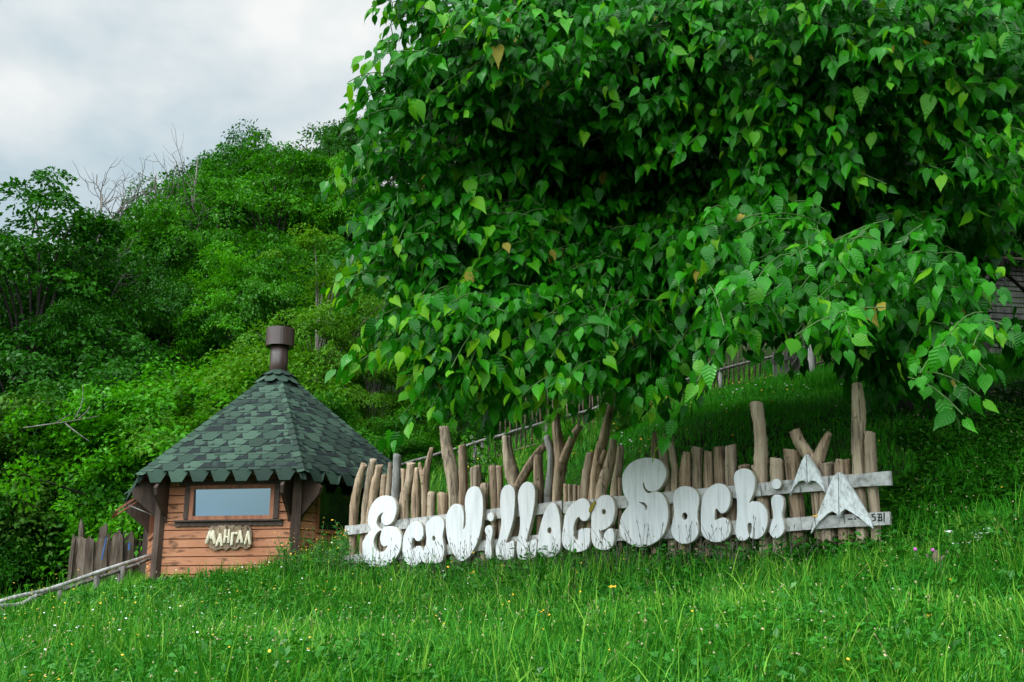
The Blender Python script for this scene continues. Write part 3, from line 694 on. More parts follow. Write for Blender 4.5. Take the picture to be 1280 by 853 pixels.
for k in range(6):
    pl, hw = faces[k]
    holes = []
    if k == 0:
        zz = Z6(170, 570, 5.019)
        u0 = (pl.uv(*zz(345, 190)[:2])[0] + pl.uv(*zz(335, 405)[:2])[0]) / 2; u1 = pl.uv(*zz(868, 300)[:2])[0]
        v1 = pl.uv(*zz(600, 183)[:2])[1]; v0 = pl.uv(*zz(600, 402)[:2])[1]
        WIN = (u0, u1, v0, v1); holes = [WIN]
    elif k in (1, 5):
        holes = [(-hw * .62, hw * .62, zB + .62, zT - .22)]
    mb = boards(pl, hw - .01, zB - .3, zT, holes)
    if not (k in (1, 5, 0)): pass
    wall = mb.build('wall', M['hut_wall'], hut)
    if k == 0:
        u0, u1, v0, v1 = WIN; fr = MB(); b = .055
        fr.pbox(pl, u0, u1, v1 - b, v1, -.04, .030); fr.pbox(pl, u0, u1, v0, v0 + b, -.04, .034)
        fr.pbox(pl, u0, u0 + b, v0 + b, v1 - b, -.04, .028); fr.pbox(pl, u1 - b, u1, v0 + b, v1 - b, -.04, .028)
        win = fr.build('window', M['hut_frame'], hut)
        pn = MB(); a_ = [pl.at(u0 + b - .003, v0 + b - .003, -.026), pl.at(u1 - b + .003, v0 + b - .003, -.026), pl.at(u1 - b + .003, v1 - b + .003, -.002), pl.at(u0 + b - .003, v1 - b + .003, -.002)]; pn.prism(a_, -pl.n * .008); pn.build('pane', M['pane'], hut, win)
        tr = MB()   # dark carved trim with wavy outer edges
        def wavy(p0, p1, wd, side, amp=.012, wl=.11):
            p0 = np.array(p0); p1 = np.array(p1); d = p1 - p0; l = np.linalg.norm(d); d /= l; n = np.array([-d[1], d[0]]) * side
            k_ = int(l / .02); inner = [p0 + d * l * i / k_ for i in range(k_ + 1)]
            outer = [p + n * (wd + amp * abs(sin(pi * i / k_ * l / wl))) for i, p in enumerate(inner)]
            for i in range(k_):
                quad = [inner[i], inner[i+1], outer[i+1], outer[i]]
                tr.prism([pl.at(q[0], q[1], .003) for q in quad], pl.n * .028)
        wavy((u0 - .003, v0 + .01), (u0 - .003, v1), .062, 1); wavy((u1 + .003, v0 + .01), (u1 + .003, v1), .062, -1)
        tr.pbox(pl, u0 - .16, u1 + .16, v1 + .003, v1 + .066, .003, .04)
        tr.build('trim', M['hut_dark'], hut, win)
        tr = MB(); wavy((u0 - .19, v0), (u1 + .14, v0), .075, -1); 
        tr.pbox(pl, u0 - .19, u1 + .14, v0 - .022, v0 - .002, .032, .075)
        tr.build('sill', M['hut_dark'], hut, win)
    elif k in (1, 5):
        u0, u1, v0, v1 = holes[0]; fr = MB(); b = .05
        fr.pbox(pl, u0, u1, v1 - b, v1, -.05, .02); fr.pbox(pl, u0, u1, v0, v0 + b, -.05, .03)
        fr.pbox(pl, u0, u0 + b, v0 + b, v1 - b, -.05, .02); fr.pbox(pl, u1 - b, u1, v0 + b, v1 - b, -.05, .02)
        win = fr.build('window', M['hut_frame'], hut)
        if k == 1:
            pn = MB(); pn.pbox(pl, u0 + b - .003, u1 - b + .003, v0 + b - .003, v1 - b + .003, -.02, -.01); pn.build('pane', M['pane_dark'], hut, win)
        else:       # top-hung sash propped open
            sa = MB(); top = v1 - b - .01; ang = radians(52); ln = v1 - v0 - 2 * b
            for (s0, s1, e0, e1) in ((u0 + b, u1 - b, 0, .05), (u0 + b, u1 - b, ln - .05, ln), (u0 + b, u0 + b + .05, .05, ln - .05), (u1 - b - .05, u1 - b, .05, ln - .05)):
                c = []
                for th in (0, .03):
                    for (uu, e) in ((s0, e0), (s1, e0), (s1, e1), (s0, e1)):
                        c.append(pl.at(uu, top - e * cos(ang) + th * sin(ang) * .5, .02 + e * sin(ang) + th * cos(ang)))
                sa.hexa(c)
            sash = sa.build('sash', M['hut_frame'], hut, win); sash['label'] = 'window sash propped open'
            pr = MB(); pr.tube([pl.at(u1 - b - .04, v0 + .25, .0), pl.at(u1 - b - .04, top - .75 * ln * cos(ang), .02 + .75 * ln * sin(ang))], .008, 6); pr.build('stay', M['rail'], hut, win)
    # plinth under the boards
    pb = MB(); pb.pbox(pl, -hw - .03, hw + .03, zB - .6, zB + .02, -.05, .045); pb.build('plinth', M['concrete'] if k != 0 else M['fence_old'], hut)
inn = MB()
n6 = [vert(k, RW - .12) for k in range(6)]
inn.prism([(q[0], q[1], zB + .02) for q in n6], (0, 0, .04)); inn.build('floor', M['interior'], hut)
for k in range(6):
    v = vert(k, RW + .015); rad = np.array([cos(va[k]), sin(va[k])]); tt = np.array([-rad[1], rad[0]])
    mb = MB()
    mb.prism([(*(v + rad*.035 + tt*.06), zB - .3), (*(v + rad*.035 - tt*.06), zB - .3), (*(v - rad*.06 - tt*.06), zB - .3), (*(v - rad*.06 + tt*.06), zB - .3)], (0, 0, zT - zB + .28))
    mb.build('corner_post', M['hut_dark'], hut)
for k in range(6):       # triangular eave brackets, one near each end of every wall
    pl, hw = faces[k]
    for sgn in (-1, 1):
        u = sgn * (hw - .10); mb = MB(); zt = zT - .08
        prof = [(0.004, zt), (.40, zt - .40 * slope * 1.0 + .02), (.37, zt - .48 * slope), (.05, zt - .72), (.004, zt - .80)]
        a = [pl.at(u, p[1], p[0]) for p in prof]; mb.prism(a, pl.t * .045 * sgn); mb.build('bracket', M['hut_dark'], hut)
# roof deck
mb = MB(); apexr = .16; zA2 = zA - (zA - zE) * apexr / R - .012
rings = [[(*vert(k, apexr), zA2) for k in range(6)], [(*vert(k, R - .07), zE + (zA - zE) * .07 / R - .012) for k in range(6)], [(*vert(k, R - .08), zE - .01) for k in range(6)], [(*vert(k, apexr), zA2 - .10) for k in range(6)]]
vsr = sum(rings, []); fsr = []
for a in range(3):
    for k in range(6): fsr.append((a*6+k, (a+1)*6+k, (a+1)*6+(k+1) % 6, a*6+(k+1) % 6))
fsr.append((0,1,2,3,4,5)); fsr.append((23,22,21,20,19,18))
mb.add(vsr, fsr); roof = mb.build('roof', M['hut_dark'], hut)
# hexagonal shingles laid in courses on each slope
sh = MB(); rg = np.random.default_rng(5); band = set()
for k in range(6):
    a, b = vert(k - 1, R), vert(k, R); mid = (a + b) / 2; t2 = (b - a) / np.linalg.norm(b - a); hw = np.linalg.norm(b - a) / 2
    nrm2 = np.array([t2[1], -t2[0]])
    run = R * cos(pi/6); up = np.array([-nrm2[0] * run, -nrm2[1] * run, zA - zE]); Ls = np.linalg.norm(up); up /= Ls
    T3 = np.array([*t2, 0]); nn = np.cross(T3, up); nn = nn if nn[2] > 0 else -nn
    O3 = np.array([*mid, zE])
    rows = 15; ex = (Ls - .06) / rows; tw = .30
    def half(s): return hw * max(0, 1 - s / Ls)
    for r_ in range(0, rows):
        s0 = r_ * ex - .06; shf = (r_ % 2) * .5 * tw
        m_ = int(hw / tw) + 2
        for j in range(-m_, m_ + 1):
            c = j * tw + shf
            # bottom edge short, sides slanting out to the widest line, then narrowing under the next course
            prof = [(-.24*tw, -.07), (.24*tw, -.07), (.48*tw, ex*.52), (.48*tw, ex*1.15), (.30*tw, ex*1.9), (-.30*tw, ex*1.9), (-.48*tw, ex*1.15), (-.48*tw, ex*.52)]
            if r_ == -1: prof = [(-.26*tw, -.07 + .02), (.26*tw, -.07 + .02), (.50*tw, .10), (.50*tw, .22), (-.50*tw, .22), (-.50*tw, .10)]
            pts = []; jl = rg.normal(0, .006)
            for (x, y) in prof:
                s = s0 + y; hh = half(s) if s < 0 else half(s) + (.0 if s > 0 else .0)
                xx = min(max(c + x, -hh), hh)
                lift = .012 + .013 * max(0, 1 - (y + .05) / (ex * 1.9)) + jl * .3
                pts.append(O3 + T3 * xx + (up * s if s > 0 else np.array([0, 0, s * .95]) - T3 * 0) + nn * lift)
            w_ = max(np.dot(p - O3, T3) for p in pts) - min(np.dot(p - O3, T3) for p in pts)
            if w_ < .05: continue
            n_ = len(pts); low_ = [p - nn * .007 for p in pts]
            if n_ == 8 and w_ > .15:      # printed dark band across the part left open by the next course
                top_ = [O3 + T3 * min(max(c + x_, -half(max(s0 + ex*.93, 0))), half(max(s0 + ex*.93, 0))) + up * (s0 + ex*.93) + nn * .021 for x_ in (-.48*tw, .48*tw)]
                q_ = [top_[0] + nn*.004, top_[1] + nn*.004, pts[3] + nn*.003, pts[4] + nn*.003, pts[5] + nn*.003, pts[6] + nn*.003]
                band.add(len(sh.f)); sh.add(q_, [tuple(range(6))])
            sh.add(pts + low_, [tuple(range(n_))] + [(i, n_ + i, n_ + (i+1) % n_, (i+1) % n_) for i in range(n_)])
# hip caps
for k in range(6):
    v = vert(k, 1.0) - np.array([hx, hy]); top = np.array([hx, hy, zA + .0]); bot = np.array([*vert(k, R + .01), zE])
    d = bot - top; Lh = np.linalg.norm(d); d /= Lh; side = np.cross(d, [0, 0, 1]); side /= np.linalg.norm(side); nu = np.cross(side, d); nu = nu if nu[2] > 0 else -nu
    m_ = 19
    for j in range(m_):
        s0 = .12 + (Lh - .10) * j / m_; s1 = s0 + (Lh / m_) * 1.5
        s1 = min(s1, Lh + .03); wd = .085; dr = .05
        up0, up1 = .022, .040
        def pt(s, x, z): return top + d * s + side * x + nu * z
        sh.add([pt(s0, -wd, up0 - dr), pt(s0, 0, up0), pt(s0, wd, up0 - dr), pt(s1 - .03, wd, up1 - dr), pt(s1, wd*.4, up1 - dr*.4), pt(s1, 0, up1), pt(s1, -wd*.4, up1 - dr*.4), pt(s1 - .03, -wd, up1 - dr)],
               [(0,1,6,7), (1,5,6), (1,4,5), (1,2,3,4)])
# collar of shingles around the apex
for ring, (r0, z0, r1, z1_) in enumerate(((.15, zA - .04, .40, zA - .27), (.10, zA - .0, .30, zA - .14))):
    for j in range(11):
        a = 2*pi*(j + .5*ring) / 11; da = pi / 11 * 1.15
        def pc(r, z, q): return (hx + r*cos(a + q), hy + r*sin(a + q), z)
        sh.add([pc(r0, z0, -da), pc(r0, z0, da), pc(r1*.8, z0 + (z1_-z0)*.7, da), pc(r1, z1_, da*.45), pc(r1, z1_, -da*.45), pc(r1*.8, z0 + (z1_-z0)*.7, -da)], [(0,1,2,3,4,5)])
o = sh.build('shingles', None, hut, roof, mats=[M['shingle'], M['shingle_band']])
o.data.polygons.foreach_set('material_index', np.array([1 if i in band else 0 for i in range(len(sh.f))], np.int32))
# chimney
zc0 = zA - .15; pw = 15 / F * 17 
ch = MB(); ztop = P(349, 412, hy)[2]
ch.tube([(hx, hy, zc0), (hx, hy, zA + .1), (hx, hy, ztop - .05)], [.138, .138, .138], 28); chim = ch.build('chimney', M['metal'], hut, roof)
cp = MB(); zc1 = P(349, 430, hy - .2)[2]
n_ = 32; vs_ = []
for (r_, z_) in ((.140, zc1 + .03), (.212, zc1), (.218, zc1), (.220, ztop), (.210, ztop), (.204, zc1 + .05)):
    vs_ += [(hx + r_*cos(2*pi*j/n_), hy + r_*sin(2*pi*j/n_), z_) for j in range(n_)]
cp.add(vs_, [(a*n_+j, a*n_+(j+1) % n_, (a+1)*n_+(j+1) % n_, (a+1)*n_+j) for a in range(5) for j in range(n_)])
cp.add([(hx + .19*cos(2*pi*j/n_), hy + .19*sin(2*pi*j/n_), ztop - .045) for j in range(n_)], [tuple(range(n_))])
cp.build('chimney_cap', M['metal'], hut, roof)

# carved sign hanging under the window
pl = faces[0][0]; zs = Z6(240, 640, 14.22)
c_ = pl.uv(*zs(650, 450)[:2], .05)
sb = thing('carved_sign', 'rough brown slab with cream carved letters hanging below the hut window', 'sign', pl.at(c_[0], c_[1], .004))
outl = [(265,400),(310,290),(370,245),(440,265),(500,235),(560,250),(620,220),(680,250),(730,228),(790,260),(840,235),(900,265),(970,235),(1020,260),(1050,320),(1065,400),(1060,500),(1055,590),(1000,640),(950,665),(900,635),(850,620),(790,665),(720,660),(670,640),(610,685),(550,655),(480,665),(420,690),(350,660),(300,620),(285,540),(262,470)]
mb = MB(); lo_ = smooth_loop(outl, 3)
mb.prism([pl.hit(*zs(x, y)[:2], .045) for x, y in lo_], -pl.n * .038); mb.build('slab', M['board'], sb)
for strokes in ((((258,550),(320,362),30), ((320,362),(345,470),26), ((345,470),(378,358),26), ((378,358),(402,550),30)),
                (((440,595),(505,405),25), ((505,405),(527,592),25), ((458,520),(522,520),22)),
                (((597,330),(575,540),23), ((662,325),(650,540),23), ((590,450),(655,450),20)),
                (((705,580),(722,385),26), ((722,380),(800,385),24)),
                (((808,540),(858,348),24), ((858,348),(888,540),25), ((825,470),(880,475),22)),
                (((945,565),(1000,360),24), ((1000,360),(1032,565),26))):
    mb = MB()
    for (a, b, rr) in strokes:
        A = pl.hit(*zs(*a)[:2], .058); B = pl.hit(*zs(*b)[:2], .058); r_ = rr / 14.22 / F * np.linalg.norm(A - EYE)
        d = (B - A) / np.linalg.norm(B - A)
        mb.tube([A - d*r_*.9, A - d*r_*.6, A, (A+B)/2, B, B + d*r_*.6, B + d*r_*.9], [r_*.4, r_*.8, r_, r_*1.02, r_, r_*.8, r_*.4], 10)
    mb.build('carved_letter', M['cream'], sb)

# ------------------------------------------------------------------ fences and rails around
def track_pts(L_): return [P(*a) for a in L_]
hb = G(60, 14.5)
hr = thing('pole_handrail', 'bare pole handrail running down the slope to the left of the hut', 'handrail', hb)
def hrail(pts, r, mat, root, name='rail', seed=1):
    s = smooth_line(track_pts(pts), 6); mb = MB(); mb.tube(s, r, 8, .05, seed=seed); return mb.build(name, mat, root)
hrail([(-120,795,13.2), (0,752,14.0), (60,737,14.6), (130,713,15.2), (192,693,15.9)], .027, M['post_grey'], hr, seed=2)
hrail([(78,738,14.9), (122,723,15.3), (160,710,15.7), (190,698,16.0)], .026, M['fence_old'], hr, seed=3)
hrail([(30,753,14.4), (60,740,14.7), (85,733,15.0)], .022, M['fence_old'], hr, seed=5)
hrail([(-60,760,13.6), (0,758,13.9), (25,756,14.1), (45,745,14.4)], .032, M['post_grey'], hr, seed=4)
for (px, py, D, r) in ((42, 748, 14.35, .038), (75, 738, 14.75, .03), (122, 720, 15.2, .042), (153, 706, 15.6, .042), (0, 760, 13.9, .036)):
    p = P(px, py, D); g = h1(p[0], p[1]) - .15; mb = MB()
    mb.tube([(p[0], p[1], g), (p[0], p[1], (g + p[2]) / 2), p], [r*1.1, r, r*.95], 9, .06, seed=int(px)); mb.build('post', M['fence_old'], hr)
sf = thing('slab_fence', 'old palisade of rough grey timber slabs behind the handrail', 'fence', G(135, 18.0))
rg = np.random.default_rng(3)
SLABS = [(86,722,92,668,5), (93,722,95,668,9), (103,722,104,667,12), (112,722,112,668,10), (120,721,123,671,8), (126,722,131,667,8), (132,721,141,671,7), (140,720,145,664,8), (149,718,150,662,8), (156,716,157,664,9), (163,714,164,665,6),
         (100,706,102,650,6), (128,690,129,652,9), (136,690,136,658,6), (170,712,170,668,4), (175,712,175,666,3), (181,710,181,664,4), (187,710,188,662,3)]
for i, (x0, y0, x1, y1, wd) in enumerate(SLABS):
    y1 += 7; D = 18.0 + rg.uniform(-.12, .12) + (.25 if i > 10 else 0)
    a, b = P(x0, y0, D), P(x1, y1, D); a[2] = min(a[2], h1(a[0], a[1]) - .1); r = wd / F * D / 2 * 1.15
    mb = MB(); sx_ = np.array([1.0, rg.normal(0, .15), 0]); k_ = 7; L_, R_ = [], []
    for j in range(k_):
        c = a + (b - a) * j / (k_ - 1) + np.array([rg.normal(0, .006), 0, 0]); ww_ = r * (1.05 - .2 * j / k_) 
        L_.append(c - sx_ * ww_ * rg.uniform(.85, 1.1)); R_.append(c + sx_ * ww_ * rg.uniform(.85, 1.1))
    tip_ = [R_[-1] + [-r*.4, 0, rg.uniform(.0, .1)], L_[-1] + [r*.5, 0, rg.uniform(.0, .12)]]
    mb.prism(L_[::-1] + R_ + tip_ if False else L_ [::1] + tip_[::-1] + R_[::-1], (0, .045, 0)); mb.build('slab', M['slab'], sf)
mb = MB(); a, b = P(127, 700, 17.8), P(133, 672, 17.8)
mb.bar(a, b, .02, .012, (0, 1, 0)); o = mb.build('blue_strip', M['blue'], sf)
mb = MB(); a, b = P(161, 688, 17.9), P(162, 678, 17.9); mb.bar(a, b, .03, .012, (0, 1, 0)); mb.build('blue_strip', M['blue'], sf)

# stick fence up the slope, with a gate
def frail_y(px):     # height of the top rail in the photograph
    return np.interp(px, [480, 560, 683, 760, 880, 985, 1085, 1130], [588, 564, 528, 506, 467, 442, 410, 396])
def fD(px): return np.interp(px, [480, 560, 683, 880, 985, 1130], [19.5, 19.2, 18.8, 18.6, 18.2, 17.6])
stf = thing('stick_fence', 'thin brown stick fence with pole rails climbing the slope behind the mulberry tree', 'fence', G(760, 18.8))
mb = MB(); s = np.array([P(px, frail_y(px) + random.uniform(-1, 1), fD(px) - .06) for px in range(500, 1131, 18)])
mb.tube(s, .026, 7, .06, seed=8); mb.build('rail', M['fence_old'], stf)
mb = MB(); s = np.array([P(px, frail_y(px) + 24 + random.uniform(-1, 1), fD(px) - .06) for px in range(620, 1131, 18)])
mb.tube(s, .02, 7, .06, seed=9); mb.build('rail', M['stick'], stf)
for px in list(np.arange(612, 958, 6.5)) + list(np.arange(1016, 1130, 5.5)):
    D = fD(px) + random.uniform(-.01, .04); top = P(px + random.uniform(-2, 2), frail_y(px) - (random.uniform(14, 34) if px > 730 else random.uniform(28, 55)), D)
    x = P(px, 500, D)[0]; g = np.array([x, D, h1(x, D) - .1]); mb = MB()
    mb.tube([g, (g + top) / 2 + [random.gauss(0, .01), 0, 0], top], [.018, .016, .011], 5, .05, seed=int(px)); mb.build('picket', M['stick'], stf)
for (px, wd) in ((560, .03), (594, .035), (603, .03), (683, .035), (900, .04)):
    D = fD(px) - .03; top = P(px, frail_y(px) + 2, D); g = np.array([top[0], D, h1(top[0], D) - .15]); mb = MB()
    mb.tube([g, (g + top)/2, top], wd, 8, .05, seed=int(px)); mb.build('post', M['fence_old'], stf)
gt = thing('picket_gate', 'weathered grey picket gate with a diagonal brace up on the slope', 'gate', G(985, 18.0))
gD = 17.95
for (x, y0, y1, wd) in ((968, 482, 440, 5), (975, 482, 438, 4.5), (982, 481, 440, 5), (989, 480, 438, 5), (996, 479, 436, 9)):
    mb = MB(); D = gD; mb.bar(P(x + 2, y0, D), P(x, y1, D), wd / F * D, .02, (0, 1, 0)); mb.build('board', M['fence_old'], gt)
mb = MB(); mb.bar(P(964, 452, gD - .04), P(1004, 443, gD - .04), .03, .07); mb.build('rail', M['fence_old'], gt)
mb = MB(); mb.bar(P(975, 478, gD - .035), P(997, 446, gD - .035), .02, .06, (0, 1, 0)); mb.build('brace', M['fence_old'], gt)
mb = MB(); a, b = P(1018, 484, 17.8), P(1013, 432, 17.8); a[2] -= .15; mb.tube([a, (a+b)/2, b], [.075, .07, .066], 10, .05, seed=4); mb.build('post', M['post_grey'], gt)

# log shed at the right edge of the meadow
sD = 17.0; base = G(1290, sD)
shd = thing('log_shed', 'dark old shed of gappy horizontal planks at the right edge behind the tree', 'shed', base)
pl_s = Plane(P(1237, 400, sD) * [1, 1, 0], np.array([1.0, .18, 0]))
mb = MB(); rg = np.random.default_rng(9); g0 = base[2] - .2; z = g0
while z < P(1250, 330, sD)[2]:
    hgt = rg.uniform(.07, .12)
    u = -.02 + rg.uniform(-.03, .05)
    while u < 3.6:
        l = rg.uniform(.9, 1.9); mb.pbox(pl_s, u, u + l - .02, z, z + hgt - .025, -.03 + rg.uniform(-.01, .01), .0 + rg.uniform(0, .015)); u += l
    z += hgt
mb.build('wall', M['fence_old'], shd)
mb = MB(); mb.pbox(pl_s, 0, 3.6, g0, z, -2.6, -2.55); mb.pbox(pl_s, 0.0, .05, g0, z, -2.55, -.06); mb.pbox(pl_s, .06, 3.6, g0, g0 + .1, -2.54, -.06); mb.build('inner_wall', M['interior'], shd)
mb = MB()
for j in range(6): 
    a = [pl_s.at(-.3, z + .0 + .16*j, .25 - .42*j), pl_s.at(3.8, z + .0 + .16*j, .25 - .42*j), pl_s.at(3.8, z + .19 + .16*j, -.22 - .42*j), pl_s.at(-.3, z + .19 + .16*j, -.22 - .42*j)]
    mb.prism(a, (0, 0, .03))
mb.build('roof', M['slab'], shd)

# ------------------------------------------------------------------ foliage generators
def unit(v): return v / np.maximum(np.linalg.norm(v, axis=-1, keepdims=True), 1e-9)
def frames(dirv, nrm):
    d = unit(dirv); s = unit(np.cross(d, nrm)); n = np.cross(s, d); return d, s, n
def rhomb_leaves(pos, dirv, nrm, size, aspect=.55, fold=.12):
    """simple folded four-point leaves"""
    d, s, n = frames(dirv, nrm); L_ = size[:, None]; k = len(pos)
    V = np.empty((k, 4, 3)); V[:, 0] = pos; V[:, 1] = pos + d*L_*.45 + s*L_*aspect*.5 + n*L_*fold; V[:, 2] = pos + d*L_ - n*L_*fold; V[:, 3] = pos + d*L_*.45 - s*L_*aspect*.5 + n*L_*fold
    return V.reshape(-1, 3), np.arange(k*4).reshape(k, 4)
_lt = np.array([-.02, .10, .30, .55, .80, 1.0]); _lw = np.array([.10, .245, .315, .235, .085, .0])
def heart_leaves(pos, dirv, nrm, size, bend, cup):
    d, s, n = frames(dirv, nrm); k = len(pos); V = np.empty((k, 17, 3)); UV = np.empty((k, 17, 2))
    L_ = size[:, None]; tws = np.random.default_rng(5).normal(0, .75, k)
    for i in range(6):
        t = _lt[i]; sag = -bend[:, None] * t * t * .45; s_ = unit(s + n * (tws[:, None] * (t - .3)))
        mid = pos + d*L_*t + n*L_*sag
        if i == 0: mid = pos + d*L_*.06
        V[:, i] = mid; UV[:, i] = (0, t if i else .06)
        if i < 5:
            wv = _lw[i]; cz = cup[:, None] * wv * .55 - (wv**2) * .5
            back = -.03 if i == 0 else 0
            V[:, 6+i] = pos + d*L_*(t + back) + n*L_*(sag + cz) + s_*L_*wv; UV[:, 6+i] = (wv, t)
            V[:, 11+i] = pos + d*L_*(t + back) + n*L_*(sag + cz) - s_*L_*wv; UV[:, 11+i] = (-wv, t)
    V[:, 16] = pos - d*L_*.22 ; UV[:, 16] = (0, 0)    # petiole end
    q = []
    for i in range(4):
        q.append((i, 6+i, 7+i, i+1)); q.append((i, i+1, 12+i, 11+i))
    tr = [(4, 10, 5), (4, 5, 15)]
    b = (np.arange(k) * 17)[:, None, None]
    Q = (np.array(q)[None] + b).reshape(-1, 4); T = (np.array(tr)[None] + b).reshape(-1, 3)
    return V.reshape(-1, 3), Q, T, UV.reshape(-1, 2)

def bush_crown(seed, h, rx, z0, leaf, nspray, per, droop=.35, flat=.28, top=1.0, spr=1.0):
    """leafy crown of many flattened sprays filling an uneven egg between z0 and h; local coordinates"""
    rg = np.random.default_rng(seed)
    zc = (z0 + h) / 2; rz = (h - z0) / 2
    nb = max(14, nspray // 6)
    vb = unit(rg.normal(size=(nb, 3)) * [1, 1, 1.15]); az = np.arctan2(vb[:, 1], vb[:, 0])
    lump = 1 + .18*np.sin(az*3 + seed) + .14*np.sin(az*5 + vb[:, 2]*6 + seed*2) + .12*np.sin(vb[:, 2]*9 + az*2)
    rad = rg.uniform(.42, 1.0, nb) ** .5 * lump
    taper = np.where(vb[:, 2] > 0, 1 - .25 * vb[:, 2]**2 * top, 1.0)
    cb = np.stack([vb[:, 0]*rx*rad*taper, vb[:, 1]*rx*rad*taper, zc + vb[:, 2]*rz*np.minimum(rad, 1.12)], 1)
    ib = rg.integers(0, nb, nspray); v = vb[ib]
    bs = .25 * rx * rg.uniform(.7, 1.3, nb)[ib]
    g3 = rg.normal(0, 1, (nspray, 3)) * [1, 1, .38]
    c = cb[ib] + g3 * bs[:, None]; c[:, 2] -= .12 * (g3[:, 0]**2 + g3[:, 1]**2) * bs
    sp = rg.uniform(.28, .58, nspray) * (rx / 2.2) ** .5 * spr
    nrm = unit(v * [.5, .5, .4] + [0, 0, .9] + rg.normal(0, .25, (nspray, 3)))
    e1 = unit(np.cross(nrm, rg.normal(size=(nspray, 3)))); e2 = np.cross(nrm, e1)
    i = np.repeat(np.arange(nspray), per); k = len(i)
    a = rg.uniform(0, 2*pi, k); rr = np.sqrt(rg.uniform(0, 1, k)) * (1 + .25*np.sin(a*3 + i))
    pos = c[i] + (e1[i]*(np.cos(a)*rr)[:, None] + e2[i]*(np.sin(a)*rr)[:, None]) * sp[i][:, None] * 1.15
    pos += nrm[i] * (rg.normal(0, flat*.5, k) * sp[i])[:, None]
    pos[:, 2] -= droop * rr**2 * sp[i]
    dirv = e1[i]*np.cos(a)[:, None] + e2[i]*np.sin(a)[:, None] + rg.normal(0, .55, (k, 3)) + [0, 0, -.25]
    nn_ = nrm[i] + rg.normal(0, .45, (k, 3))
    V, Q = rhomb_leaves(pos, dirv, nn_, leaf * rg.uniform(.65, 1.35, k))
    return V, Q, c
def limbs(mb, seed, base, h, c, r0, nlimb, z0):
    rg = np.random.default_rng(seed + 50); lean = rg.normal(0, .03, 2) * h
    tr = smooth_line([(0, 0, -.3), (lean[0]*.3, lean[1]*.3, h*.35), (lean[0], lean[1], h*.85)], 6)
    mb.tube(tr, np.linspace(r0, r0*.2, len(tr)), 8, .06, seed=seed)
    pick = rg.choice(len(c), min(nlimb, len(c)), replace=False)
    for j in pick:
        t = np.clip((c[j, 2] - .25*h) / h, .1, .8); i = int(t / .85 * (len(tr)-1)); s = tr[min(i, len(tr)-1)]
        m_ = (s + c[j]) / 2 + [0, 0, .08*h]
        p = smooth_line([s, m_, c[j]], 4); mb.tube(p, np.linspace(r0*.32, .012, len(p)), 5, .04, seed=j, cap=False)

PROTO = {}
def make_proto(key, seed, h, rx, z0, leaf, nspray, per, r0, nlimb, **k):
    V, Q, c = bush_crown(seed, h, rx, z0, leaf, nspray, per, **k)
    crown = mesh_np('crown_' + key, V, quads=Q, mats=[M['f_mid']])
    mb = MB(); limbs(mb, seed, None, h, c, r0, nlimb, z0)
    tm = bpy.data.meshes.new('trunk_' + key); tm.from_pydata([tuple(q) for q in mb.v], [], mb.f); tm.polygons.foreach_set('use_smooth', mb.sm); tm.materials.append(M['bark']); tm.update()
    PROTO[key] = (tm, crown, h)
make_proto('broad', 1, 8, 2.9, .8, .125, 330, 150, .15, 40)
make_proto('tall', 2, 9, 2.3, 1.0, .12, 320, 150, .14, 36, droop=.5)
make_proto('dense', 3, 7, 2.5, .3, .12, 330, 150, .12, 30)
make_proto('loose', 4, 8, 2.2, 1.8, .110, 150, 140, .09, 60, spr=.8)
make_proto('shrub', 5, 3.2, 1.7, .05, .080, 270, 170, .06, 30, flat=.4, spr=.85)
make_proto('spiky', 6, 8.5, 2.1, .6, .12, 300, 150, .12, 34, droop=.15, top=2.2)

